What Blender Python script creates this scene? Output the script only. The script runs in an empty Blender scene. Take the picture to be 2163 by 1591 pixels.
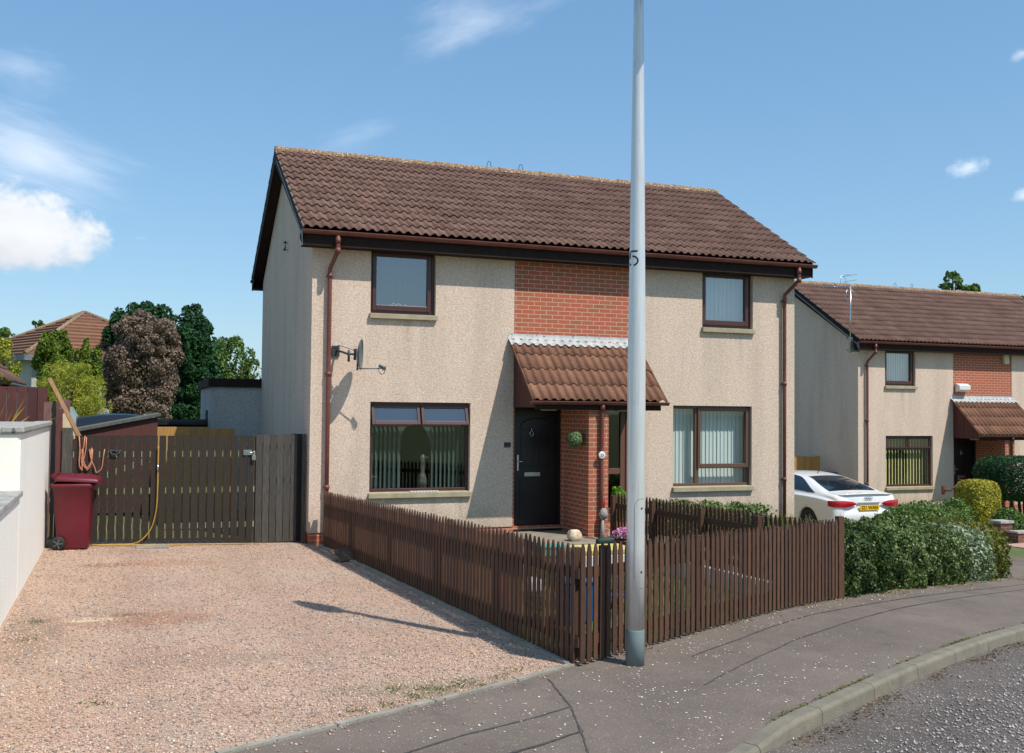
import bpy, math, random
import numpy as np
from mathutils import Vector, Matrix
R = math.radians
sc = bpy.context.scene
random.seed(7)

# ------------------------------------------------------------------ camera, sky, sun, exposure
CAM = (-2.7704, -16.4034, 2.1652); YAW, PITCH, ROLL = 69.3239465, 1.87896594, 0.55814786
cd = bpy.data.cameras.new('camera'); cam = bpy.data.objects.new('camera', cd); sc.collection.objects.link(cam)
cd.sensor_width = 36.0; cd.lens = 2170.47 / 2163 * 36; cd.clip_start = 0.1; cd.clip_end = 3000
cam.matrix_world = (Matrix.Translation(CAM) @ Matrix.Rotation(R(YAW - 90), 4, 'Z') @ Matrix.Rotation(R(90 + PITCH), 4, 'X') @ Matrix.Rotation(R(ROLL), 4, 'Z'))
sc.camera = cam
SUNV = Vector((0.64, -1.0, 1.72)).normalized()      # towards the sun
SEL = math.asin(SUNV.z); SAZ = math.atan2(SUNV.x, SUNV.y)
sl = bpy.data.lights.new('sun', 'SUN'); sl.energy = 4.1; sl.angle = R(0.5); sl.color = (1.0, 0.95, 0.87)
so = bpy.data.objects.new('sun', sl); sc.collection.objects.link(so); so.rotation_euler = SUNV.to_track_quat('Z', 'Y').to_euler()
so.location = (10, -20, 30)
sc.view_settings.view_transform = 'Standard'; sc.view_settings.look = 'None'; sc.view_settings.exposure = 0.2; sc.view_settings.gamma = 1.0

def h(r, g, b):
    f = lambda c: (c / 255 / 12.92) if c <= 10 else ((c / 255 + 0.055) / 1.055) ** 2.4
    return (f(r), f(g), f(b), 1.0)

class NT:
    """small node helper"""
    def __init__(s, nt): s.nt = nt; s.nodes = nt.nodes; s.links = nt.links
    def n(s, t, **kw):
        nd = s.nodes.new(t)
        for k, v in kw.items():
            if hasattr(nd, k): setattr(nd, k, v)
        return nd
    def set(s, sock, v):
        if isinstance(v, bpy.types.NodeSocket): s.links.new(v, sock)
        elif v is not None: sock.default_value = v
    def math(s, op, a, b=None, c=None, clamp=False):
        nd = s.n('ShaderNodeMath', operation=op, use_clamp=clamp); s.set(nd.inputs[0], a)
        if b is not None: s.set(nd.inputs[1], b)
        if c is not None: s.set(nd.inputs[2], c)
        return nd.outputs[0]
    def vmath(s, op, a, b=None, sc=None):
        nd = s.n('ShaderNodeVectorMath', operation=op); s.set(nd.inputs[0], a)
        if b is not None: s.set(nd.inputs[1], b)
        if sc is not None: s.set(nd.inputs['Scale'], sc)
        return nd.outputs['Value'] if op in ('DOT_PRODUCT', 'LENGTH') else nd.outputs['Vector']
    def mix(s, f, a, b, bt='MIX'):
        nd = s.n('ShaderNodeMix', data_type='RGBA', blend_type=bt); s.set(nd.inputs['Factor'], f); s.set(nd.inputs['A'], a); s.set(nd.inputs['B'], b)
        nd.clamp_factor = True
        for i, sk in enumerate(nd.inputs):
            pass
        return nd.outputs['Result']
    def mixc(s, f, a, b, bt='MIX'):
        nd = s.n('ShaderNodeMixRGB', blend_type=bt); s.set(nd.inputs[0], f); s.set(nd.inputs[1], a); s.set(nd.inputs[2], b); return nd.outputs[0]
    def noise(s, vec, scale, detail=3, rough=0.55, dist=0.0):
        nd = s.n('ShaderNodeTexNoise'); s.set(nd.inputs['Vector'], vec); nd.inputs['Scale'].default_value = scale
        nd.inputs['Detail'].default_value = detail; nd.inputs['Roughness'].default_value = rough; nd.inputs['Distortion'].default_value = dist; return nd
    def ramp(s, f, pts):
        nd = s.n('ShaderNodeValToRGB'); s.set(nd.inputs[0], f); cr = nd.color_ramp
        while len(cr.elements) < len(pts): cr.elements.new(0.5)
        for e, (p, c) in zip(cr.elements, pts): e.position = p; e.color = c
        return nd.outputs[0]
    def mr(s, v, a, b, c=0.0, d=1.0, smooth=False):
        nd = s.n('ShaderNodeMapRange'); s.set(nd.inputs['Value'], v)
        if smooth: nd.interpolation_type = 'SMOOTHSTEP'
        for k, x in zip(('From Min', 'From Max', 'To Min', 'To Max'), (a, b, c, d)): nd.inputs[k].default_value = x
        return nd.outputs['Result']

def build_world():
    w = bpy.data.worlds.new("World"); sc.world = w; w.use_nodes = True; w.node_tree.nodes.clear(); t = NT(w.node_tree)
    sky = t.n('ShaderNodeTexSky', sky_type='NISHITA'); sky.sun_disc = False; sky.sun_elevation = SEL; sky.sun_rotation = SAZ
    sky.air_density = 1.0; sky.dust_density = 0.6; sky.ozone_density = 2.2; sky.altitude = 50
    d = t.n('ShaderNodeTexCoord').outputs['Generated']
    def cdir(az, el):      # compass bearing and height of each cloud, degrees
        return Vector((math.cos(R(el)) * math.cos(R(az)), math.cos(R(el)) * math.sin(R(az)), math.sin(R(el))))
    hs = t.n('ShaderNodeHueSaturation'); t.links.new(sky.outputs[0], hs.inputs['Color']); hs.inputs['Saturation'].default_value = 1.22
    gm = t.n('ShaderNodeGamma'); t.links.new(hs.outputs[0], gm.inputs[0]); gm.inputs[1].default_value = 0.55
    col = t.mixc(1.0, gm.outputs[0], (1.47, 1.86, 2.16, 1), 'MULTIPLY')
    def cloud(col, az, el, su, sv, rot, soft, wob, dens, white, lin=1.0, seed=0.0, nscale=9.0, stretch=1.0):
        c = cdir(az, el); e = Vector((0, 0, 1)).cross(c).normalized() * -1.0   # to the right
        up = c.cross(e).normalized(); up = up if up.z > 0 else -up
        a = R(rot); tu = e * math.cos(a) + up * math.sin(a); tv = -e * math.sin(a) + up * math.cos(a)
        u = t.math('DIVIDE', t.vmath('DOT_PRODUCT', d, tuple(tu)), su); v = t.math('DIVIDE', t.vmath('DOT_PRODUCT', d, tuple(tv)), sv)
        front = t.math('GREATER_THAN', t.vmath('DOT_PRODUCT', d, tuple(c)), 0.3)
        cc = t.n('ShaderNodeCombineXYZ'); t.set(cc.inputs[0], t.math('MULTIPLY', t.vmath('DOT_PRODUCT', d, tuple(tu)), nscale / stretch)); t.set(cc.inputs[1], t.math('MULTIPLY', t.vmath('DOT_PRODUCT', d, tuple(tv)), nscale)); cc.inputs[2].default_value = seed
        n1 = t.noise(cc.outputs[0], 1.0, 8, 0.6).outputs['Fac']
        rr = t.math('SQRT', t.math('ADD', t.math('MULTIPLY', u, u), t.math('MULTIPLY', v, v)))
        m = t.math('SUBTRACT', t.math('ADD', 1.0, t.math('MULTIPLY', t.math('SUBTRACT', n1, 0.5), wob)), rr)
        m = t.mr(m, 0.0, soft, 0.0, dens, True); m = t.math('MULTIPLY', m, front)
        shade = t.mr(t.math('ADD', v, t.math('MULTIPLY', t.math('SUBTRACT', n1, 0.5), 1.6)), -1.0, 0.5, 0.0, 1.0, True)
        wc = t.mixc(shade, tuple(x * lin for x in white[:3]) + (1,), white)
        return t.mixc(m, col, wc)
    W = (9.0, 9.3, 9.7, 1)
    col = cloud(col, 94.79, 12.56, 0.10, 0.042, -13, 1.2, 1.5, 0.62, (7.2, 7.7, 8.6, 1), 0.95, 3.1, 40, 5)
    col = cloud(col, 95.15, 9.20, 0.092, 0.033, -9, 0.45, 1.35, 0.93, (6.5, 6.7, 7.0, 1), 0.78, 1.3, 42, 1.3)
    col = cloud(col, 97.44, 8.25, 0.11, 0.030, -2, 0.45, 1.2, 0.93, (6.5, 6.7, 7.0, 1), 0.78, 5.3, 30, 1.3)
    col = cloud(col, 71.43, 21.04, 0.085, 0.034, 18, 1.8, 2.8, 0.50, (7.2, 7.7, 8.6, 1), 1.0, 8.1, 26, 3)
    col = cloud(col, 78.46, 14.72, 0.065, 0.022, 22, 1.9, 3.0, 0.24, (7, 7.6, 8.6, 1), 1.0, 4.4, 34, 4)
    col = cloud(col, 94.89, 16.52, 0.06, 0.02, -6, 1.4, 2.4, 0.36, (7, 7.6, 8.6, 1), 1.0, 6.4, 30, 3)
    col = cloud(col, 45.33, 12.52, 0.018, 0.011, 8, 1.3, 2.4, 0.5, W, 1.0, 2.2, 60, 1.5)
    col = cloud(col, 42.73, 10.91, 0.014, 0.008, 0, 1.2, 2.2, 0.5, W, 1.0, 2.9, 60, 1.5)
    col = cloud(col, 42.79, 17.68, 0.011, 0.006, 20, 1.3, 2.2, 0.35, W, 1.0, 7.9, 60, 1.5)
    bg = t.n('ShaderNodeBackground'); t.set(bg.inputs[0], col); bg.inputs[1].default_value = 0.13
    o = t.n('ShaderNodeOutputWorld'); t.links.new(bg.outputs[0], o.inputs[0])
build_world()

# ------------------------------------------------------------------ materials
MATS = {}
def newmat(name):
    m = bpy.data.materials.new(name); m.use_nodes = True; m.node_tree.nodes.clear(); t = NT(m.node_tree)
    o = t.n('ShaderNodeOutputMaterial'); p = t.n('ShaderNodeBsdfPrincipled'); t.links.new(p.outputs[0], o.inputs[0]); MATS[name] = m; return m, t, p, o
def obc(t): return t.n('ShaderNodeTexCoord').outputs['Object']
def simple(name, c1, c2=None, scale=8.0, rough=0.7, metal=0.0, bump=None, bstr=0.3, spec=0.5, stretch=None, rndc=None, speck=None, coat=0.0):
    m, t, p, o = newmat(name); v = obc(t)
    if stretch:
        mp = t.n('ShaderNodeMapping'); t.set(mp.inputs[0], v); mp.inputs['Scale'].default_value = stretch; v = mp.outputs[0]
    c = c1
    if c2 is not None:
        n = t.noise(v, scale, 5, 0.6); c = t.mixc(t.mr(n.outputs['Fac'], 0.3, 0.7), c1, c2)
    if rndc is not None:
        a = t.n('ShaderNodeAttribute', attribute_name='rnd'); c = t.mixc(t.mr(a.outputs['Fac'], 0, 1, 0, rndc[1]), c, rndc[0])
    if speck is not None:   # (colour, scale, threshold)
        n2 = t.noise(v, speck[1], 2, 0.5); c = t.mixc(t.mr(n2.outputs['Fac'], speck[2], speck[2] + 0.06), c, speck[0])
    t.set(p.inputs['Base Color'], c); p.inputs['Roughness'].default_value = rough; p.inputs['Metallic'].default_value = metal
    p.inputs['Specular IOR Level'].default_value = spec; p.inputs['Coat Weight'].default_value = coat
    if bump:
        b = t.n('ShaderNodeBump'); b.inputs['Strength'].default_value = bstr; b.inputs['Distance'].default_value = 0.01
        t.set(b.inputs['Height'], t.noise(v, bump, 4, 0.6).outputs['Fac']); t.links.new(b.outputs[0], p.inputs['Normal'])
    return m

def roughcast(name, cols, scale=75.0, bstr=0.8, stain=0.2, mott=0.35, streaks=False):
    m, t, p, o = newmat(name); v = obc(t)
    vo = t.n('ShaderNodeTexVoronoi'); t.set(vo.inputs['Vector'], v); vo.inputs['Scale'].default_value = scale; vo.inputs['Randomness'].default_value = 1.0
    sep = t.n('ShaderNodeSeparateColor'); t.links.new(vo.outputs['Color'], sep.inputs[0])
    c = t.ramp(sep.outputs[0], [(i / (len(cols) - 1), k) for i, k in enumerate(cols)])
    n = t.noise(v, 26.0, 4, 0.7); c = t.mixc(t.mr(n.outputs['Fac'], 0.35, 0.65, 0.0, mott), c, tuple(x * 0.62 for x in cols[0][:3]) + (1,))
    # weather stains, streaked downwards
    mp = t.n('ShaderNodeMapping'); t.set(mp.inputs[0], v); mp.inputs['Scale'].default_value = (1.6, 1.6, 0.22)
    n3 = t.noise(mp.outputs[0], 1.4, 5, 0.6); c = t.mixc(t.mr(n3.outputs['Fac'], 0.45, 0.75, 0.0, stain), c, h(96, 92, 80))
    if streaks:      # run-off marks under each sill, damp along the foot of the wall
        sx = t.n('ShaderNodeSeparateXYZ'); t.set(sx.inputs[0], v); m4 = t.n('ShaderNodeMapping'); t.set(m4.inputs[0], v); m4.inputs['Scale'].default_value = (9, 9, .7)
        sn = t.noise(m4.outputs[0], 1.0, 5, 0.65).outputs['Fac']; tot = None
        for a, b, zz, ln in ((0.93, 2.07, 3.64, .8), (7.15, 8.26, 3.64, .8), (0.95, 2.70, .72, .5), (6.53, 8.24, .72, .5)):
            k = t.math('MULTIPLY', t.mr(sx.outputs[0], a - .05, a + .05), t.mr(sx.outputs[0], b - .05, b + .05, 1, 0)); k = t.math('MULTIPLY', k, t.math('MULTIPLY', t.mr(sx.outputs[2], zz - ln, zz, 0, 1), t.mr(sx.outputs[2], zz, zz + .02, 1, 0)))
            tot = k if tot is None else t.math('ADD', tot, k)
        c = t.mixc(t.math('MULTIPLY', t.math('MULTIPLY', tot, t.mr(sn, .42, .72)), .34), c, h(112, 104, 90))
        dn = t.noise(v, 2.6, 5, .65).outputs['Fac']; c = t.mixc(t.math('MULTIPLY', t.mr(t.math('ADD', sx.outputs[2], t.math('MULTIPLY', dn, .7)), .45, .95, 1, 0), .38), c, h(122, 118, 92))
    t.set(p.inputs['Base Color'], c); p.inputs['Roughness'].default_value = 0.93; p.inputs['Specular IOR Level'].default_value = 0.2
    b = t.n('ShaderNodeBump'); b.inputs['Strength'].default_value = bstr; b.inputs['Distance'].default_value = 0.012
    hh = t.math('ADD', vo.outputs['Distance'], t.math('MULTIPLY', n.outputs['Fac'], 0.8)); t.set(b.inputs['Height'], hh); t.links.new(b.outputs[0], p.inputs['Normal'])
    return m

def brickmat(name, c1, c2, mortar, w=0.215, hgt=0.075):
    m, t, p, o = newmat(name); v = obc(t); g = t.n('ShaderNodeNewGeometry')
    s = t.n('ShaderNodeSeparateXYZ'); t.set(s.inputs[0], v); sn = t.n('ShaderNodeSeparateXYZ'); t.links.new(g.outputs['Normal'], sn.inputs[0])
    side = t.math('GREATER_THAN', t.math('ABSOLUTE', sn.outputs[0]), 0.7)
    u = t.math('ADD', t.math('MULTIPLY', s.outputs[1], side), t.math('MULTIPLY', s.outputs[0], t.math('SUBTRACT', 1.0, side)))
    cc = t.n('ShaderNodeCombineXYZ'); t.set(cc.inputs[0], u); t.set(cc.inputs[1], s.outputs[2])
    br = t.n('ShaderNodeTexBrick'); t.links.new(cc.outputs[0], br.inputs['Vector']); br.offset = 0.5
    br.inputs['Scale'].default_value = 1.0; br.inputs['Brick Width'].default_value = w + 0.01; br.inputs['Row Height'].default_value = hgt
    br.inputs['Mortar Size'].default_value = 0.0055; br.inputs['Mortar Smooth'].default_value = 0.1; br.inputs['Bias'].default_value = -0.25
    t.set(br.inputs['Color1'], c1); t.set(br.inputs['Color2'], c2); t.set(br.inputs['Mortar'], mortar)
    n = t.noise(v, 60.0, 4, 0.6); c = t.mixc(t.mr(n.outputs['Fac'], 0.3, 0.7, 0, 0.3), br.outputs['Color'], tuple(x * 0.55 for x in c1[:3]) + (1,))
    t.set(p.inputs['Base Color'], c); p.inputs['Roughness'].default_value = 0.88; p.inputs['Specular IOR Level'].default_value = 0.25
    b = t.n('ShaderNodeBump'); b.inputs['Strength'].default_value = 0.7; b.inputs['Distance'].default_value = 0.006
    t.set(b.inputs['Height'], t.math('ADD', t.math('SUBTRACT', 1.0, br.outputs['Fac']), t.math('MULTIPLY', n.outputs['Fac'], 0.3))); t.links.new(b.outputs[0], p.inputs['Normal'])
    return m

def tilemat(name, ca, cb, cl, rough=0.9):
    m, t, p, o = newmat(name); v = obc(t); a = t.n('ShaderNodeAttribute', attribute_name='rnd')
    c = t.mixc(a.outputs['Fac'], ca, cb)
    n = t.noise(v, 3.0, 6, 0.65); c = t.mixc(t.mr(n.outputs['Fac'], 0.35, 0.7, 0, 0.45), c, tuple(x * 0.6 for x in ca[:3]) + (1,))
    n2 = t.noise(v, 55.0, 3, 0.6); c = t.mixc(t.mr(n2.outputs['Fac'], 0.63, 0.7, 0, 0.6), c, cl)
    n4 = t.noise(v, 14.0, 4, 0.7); c = t.mixc(t.mr(n4.outputs['Fac'], 0.55, 0.75, 0, 0.35), c, h(124, 112, 74))
    t.set(p.inputs['Base Color'], c); p.inputs['Roughness'].default_value = rough; p.inputs['Specular IOR Level'].default_value = 0.25
    b = t.n('ShaderNodeBump'); b.inputs['Strength'].default_value = 0.5; b.inputs['Distance'].default_value = 0.006
    t.set(b.inputs['Height'], t.noise(v, 90.0, 4, 0.6).outputs['Fac']); t.links.new(b.outputs[0], p.inputs['Normal'])
    return m

def leafmat(name, cols, trans=0.25, rough=0.6):
    m, t, p, o = newmat(name); a = t.n('ShaderNodeAttribute', attribute_name='rnd')
    c = t.ramp(a.outputs['Fac'], [(i / (len(cols) - 1), k) for i, k in enumerate(cols)])
    n = t.noise(obc(t), 1.6, 3, 0.6); c = t.mixc(t.mr(n.outputs['Fac'], 0.35, 0.7, 0, 0.35), c, cols[0])
    t.set(p.inputs['Base Color'], c); p.inputs['Roughness'].default_value = rough; p.inputs['Specular IOR Level'].default_value = 0.3
    tr = t.n('ShaderNodeBsdfTranslucent'); t.set(tr.inputs[0], c); mx = t.n('ShaderNodeMixShader'); mx.inputs[0].default_value = trans
    t.links.new(p.outputs[0], mx.inputs[1]); t.links.new(tr.outputs[0], mx.inputs[2]); t.links.new(mx.outputs[0], o.inputs[0])
    return m

def glassmat(name, tint=(0.9, 0.95, 0.94, 1), refl=1.6, base=0.03):
    m, t, p, o = newmat(name); t.nodes.remove(p)
    tr = t.n('ShaderNodeBsdfTransparent'); tr.inputs[0].default_value = tint; gl = t.n('ShaderNodeBsdfGlossy'); gl.inputs['Roughness'].default_value = 0.02
    g = t.n('ShaderNodeNewGeometry'); cs = t.math('ABSOLUTE', t.vmath('DOT_PRODUCT', g.outputs['Incoming'], g.outputs['Normal']))
    fr = t.math('ADD', 0.045, t.math('MULTIPLY', 0.955, t.math('POWER', t.math('SUBTRACT', 1.0, cs, clamp=True), 5.0)))
    f = t.math('ADD', t.math('MULTIPLY', fr, refl), base, clamp=True); mx = t.n('ShaderNodeMixShader'); t.set(mx.inputs[0], f)
    t.links.new(tr.outputs[0], mx.inputs[1]); t.links.new(gl.outputs[0], mx.inputs[2]); t.links.new(mx.outputs[0], o.inputs[0]); return m

M_wall = roughcast('beige_roughcast', [h(198, 173, 152), h(222, 199, 177), h(230, 205, 185), h(240, 221, 205), h(214, 183, 155)], 96.0, 0.45, streaks=True)
M_ext = roughcast('grey_roughcast', [h(178, 174, 166), h(200, 197, 190), h(214, 212, 206)], 70.0)
M_white = roughcast('white_roughcast', [h(250, 244, 230), h(253, 249, 238), h(255, 252, 243)], 85.0, 0.35, 0.04, 0.08)
M_cream = simple('smooth_cream_render', h(244, 238, 222), h(248, 243, 230), 1.5, 0.9, bump=60, bstr=0.15)
M_brick = brickmat('orange_red_brick', h(184, 100, 76), h(150, 104, 78), h(214, 184, 156))
M_brickd = brickmat('brown_brick', h(120, 82, 68), h(98, 66, 56), h(150, 135, 118))
M_tile = tilemat('brown_concrete_tiles', h(106, 79, 70), h(126, 97, 86), h(186, 176, 164))
M_tilep = tilemat('porch_tiles', h(120, 84, 66), h(146, 104, 82), h(200, 190, 178))
M_ridge = simple('lichened_ridge', h(134, 96, 74), h(118, 104, 82), 9.0, 0.95, bump=40, bstr=0.6, speck=(h(196, 176, 140), 30.0, 0.56))
M_lead = simple('weathered_lead_flashing', h(192, 192, 190), h(150, 152, 152), 7.0, 0.75, bump=20, bstr=0.3, speck=(h(90, 92, 90), 24, 0.64), stretch=(1, 1, .5))
M_gutter = simple('brown_plastic_gutter', h(126, 74, 64), h(104, 58, 50), 5.0, 0.45, spec=0.4)
M_fascia = simple('dark_brown_fascia', h(50, 37, 33), h(38, 28, 26), 12.0, 0.8, spec=0.2)
M_barge = simple('grey_blue_bargeboard', h(122, 132, 138), h(96, 100, 104), 8, 0.6)
M_frame = simple('brown_window_frame', h(84, 52, 48), h(66, 40, 38), 30.0, 0.35, spec=0.5, stretch=(1, 1, 12))
M_frame2 = simple('mid_brown_frame', h(104, 76, 62), h(88, 62, 50), 30.0, 0.4, stretch=(1, 1, 12))
M_sill = simple('precast_stone_sill', h(176, 164, 136), h(154, 142, 116), 6.0, 0.9, bump=60, bstr=0.3)
M_blind = simple('pale_vertical_blind', h(222, 226, 222), h(206, 212, 210), 3.0, 0.85, stretch=(14, 1, .3))
M_blindg = simple('grey_green_blind', h(78, 96, 90), h(58, 76, 70), 5.0, 0.85, stretch=(14, 1, .3))
M_blindy = simple('yellow_cream_blind', h(216, 202, 140), h(190, 178, 120), 5.0, 0.85)
M_dark = simple('dark_interior', h(52, 48, 46), h(40, 38, 38), 2.0, 0.95)
M_glass = glassmat('window_glass')
M_glassup = glassmat('upper_window_glass', (0.86, 0.90, 0.92, 1), 3.2, 0.13)
M_blackdoor = simple('black_door', h(18, 15, 16), h(12, 10, 12), 10, 0.35)
M_wooddoor = simple('brown_wood_door', h(112, 78, 62), h(92, 62, 48), 14, 0.5, stretch=(8, 8, 1))
M_chrome = simple('polished_metal', h(190, 190, 190), None, rough=0.25, metal=1.0)
M_whitep = simple('white_plastic', h(226, 226, 222), h(214, 214, 208), 5, 0.45)
M_creamp = simple('cream_plastic', h(214, 200, 164), h(200, 186, 150), 5, 0.5)
M_picket = simple('brown_stained_pickets', h(104, 70, 47), h(76, 49, 33), 9.0, 0.75, bump=30, bstr=0.4, stretch=(6, 6, 1.0), rndc=(h(58, 37, 27), 0.7))
M_gate = simple('weathered_dark_gate_boards', h(54, 43, 32), h(36, 29, 22), 8.0, 0.85, bump=26, bstr=0.5, stretch=(7, 7, 0.8), rndc=(h(50, 42, 34), 0.55), speck=(h(130, 118, 100), 34, 0.70))
M_gategrey = simple('grey_weathered_boards', h(92, 88, 80), h(62, 58, 52), 8.0, 0.9, bump=26, bstr=0.5, stretch=(7, 7, 0.8), rndc=(h(52, 48, 44), 0.5))
M_rawwood = simple('raw_greenish_timber', h(182, 176, 134), h(158, 156, 114), 8, 0.8, stretch=(1, 1, 5))
M_plank = simple('new_pine_plank', h(172, 130, 92), h(146, 106, 72), 7, 0.7, stretch=(6, 6, 1))
M_plankp = simple('pale_board', h(204, 186, 150), h(180, 160, 124), 7, 0.8)
M_goldwood = simple('golden_softwood_fence', h(196, 150, 86), h(168, 122, 62), 6, 0.8, stretch=(7, 7, 1), rndc=(h(150, 108, 56), 0.6))
M_redwood = simple('red_brown_boards', h(104, 58, 50), h(78, 42, 38), 6, 0.8, stretch=(8, 8, 1), rndc=(h(66, 36, 34), 0.7), bump=20, bstr=0.3)
M_black = simple('black_paint', h(20, 20, 22), h(30, 30, 32), 6, 0.5)
M_felt = simple('roofing_felt', h(104, 106, 98), h(80, 82, 76), 12, 0.95, bump=50, bstr=0.4)
M_concrete = simple('concrete', h(158, 152, 140), h(128, 124, 112), 5.0, 0.92, bump=70, bstr=0.4, speck=(h(100, 96, 86), 40, 0.62))
M_slab = simple('concrete_slab', h(150, 138, 122), h(128, 118, 102), 3.0, 0.9, bump=60, bstr=0.4)
M_kerb = simple('kerb_concrete', h(132, 124, 108), h(108, 102, 88), 6.0, 0.93, bump=60, bstr=0.5, rndc=(h(122, 117, 104), 0.6), speck=(h(112, 108, 92), 9, 0.66))
M_coping = simple('weathered_coping', h(184, 180, 172), h(140, 138, 130), 5.0, 0.9, bump=40, bstr=0.5, speck=(h(100, 100, 94), 16, 0.62))
M_binred = simple('maroon_plastic', h(104, 22, 36), h(90, 18, 30), 4.0, 0.42, spec=0.5, speck=(h(140, 70, 72), 60, 0.72))
M_rubber = simple('black_rubber', h(34, 34, 36), h(26, 26, 28), 20, 0.7)
M_greyp = simple('grey_plastic', h(96, 98, 98), None, rough=0.5)
M_hose = simple('yellow_hose', h(186, 150, 56), h(160, 124, 42), 8, 0.45)
M_cable = simple('orange_pink_cable', h(190, 124, 96), None, rough=0.5)
M_paint5 = simple('black_stencil_paint', h(34, 34, 40), None, rough=0.7)
M_tub = simple('dark_green_fabric', h(40, 66, 54), h(26, 46, 40), 12, 0.7, bump=20, bstr=0.5)
M_teal = simple('teal_plastic', h(60, 176, 168), None, rough=0.4)
M_yellowp = simple('yellow_plastic', h(222, 206, 128), h(206, 188, 100), 4, 0.4)
M_bluep = simple('blue_plastic', h(34, 82, 132), None, rough=0.4)
M_pinkp = simple('pink_plastic', h(200, 60, 90), None, rough=0.4)
M_stone = simple('white_stone', h(232, 220, 196), h(190, 150, 110), 9.0, 0.85, bump=14, bstr=0.6)
M_redp = simple('red_plastic', h(190, 24, 34), None, rough=0.4)
M_mop = simple('grey_mop_cloth', h(170, 164, 156), h(130, 122, 116), 30, 0.9, bump=40, bstr=0.6)
M_terra = simple('brown_pot', h(120, 74, 56), None, rough=0.8)
M_dish = simple('grey_painted_steel', h(106, 112, 112), h(86, 92, 94), 5, 0.5)
M_dishd = simple('dark_bracket_steel', h(54, 56, 60), None, rough=0.5)
M_lpbase = simple('grey_root_coating', h(122, 136, 136), h(108, 122, 122), 6, 0.6, speck=(h(70, 74, 72), 60, 0.7))
M_leafdk = leafmat('dark_conifer_foliage', [h(20, 46, 28), h(34, 72, 40), h(48, 92, 48), h(72, 114, 58)])
M_leafbrown = leafmat('dead_brown_conifer_foliage', [h(84, 68, 56), h(124, 102, 86), h(154, 134, 118), h(100, 96, 66)], 0.12)
M_leafgold = leafmat('golden_conifer_foliage', [h(48, 72, 20), h(92, 116, 26), h(128, 146, 38), h(66, 96, 30)])
M_leaflime = leafmat('lime_bamboo_foliage', [h(86, 104, 28), h(144, 154, 44), h(186, 186, 62), h(206, 200, 92), h(112, 130, 40)], 0.35)
M_leafmid = leafmat('mid_green_foliage', [h(48, 76, 34), h(76, 108, 46), h(108, 134, 60), h(136, 156, 84)])
M_leafhedge = leafmat('hedge_leaves', [h(30, 50, 24), h(58, 84, 34), h(86, 110, 46), h(120, 134, 72), h(160, 168, 122)], 0.2, 0.45)
M_leafdkh = leafmat('dark_hedge_leaves', [h(24, 44, 22), h(46, 72, 30), h(76, 98, 40), h(116, 132, 70)], 0.2, 0.45)
M_leafvar = leafmat('variegated_leaves', [h(40, 70, 42), h(80, 108, 66), h(120, 140, 96), h(214, 216, 186), h(84, 108, 60)], 0.2, 0.45)
M_leafbronze = leafmat('bronze_green_leaves', [h(50, 68, 24), h(92, 108, 36), h(136, 138, 50), h(124, 100, 44), h(80, 102, 38)], 0.25, 0.5)
M_leafyel = leafmat('yellow_privet_leaves', [h(96, 104, 28), h(160, 154, 44), h(196, 184, 64), h(216, 206, 96), h(120, 130, 40)], 0.3)
M_leafbright = leafmat('bright_green_leaves', [h(60, 110, 30), h(110, 160, 46), h(150, 190, 60)], 0.35)
M_topi = leafmat('topiary_plastic_leaves', [h(66, 96, 60), h(110, 134, 84), h(160, 176, 132), h(88, 118, 50)], 0.1)
M_petal = leafmat('pink_flowers', [h(200, 90, 150), h(226, 130, 180), h(236, 190, 214), h(150, 60, 130)], 0.2)
M_moss = leafmat('kerb_moss', [h(84, 92, 46), h(112, 118, 60), h(96, 92, 66)], 0.0, 0.95)
M_dirt = leafmat('road_dirt', [h(70, 58, 46), h(104, 88, 68), h(128, 112, 88)], 0.0, 0.95)
M_bark = simple('bark', h(84, 70, 54), h(58, 48, 38), 8, 0.95, bump=14, bstr=0.8)

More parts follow.
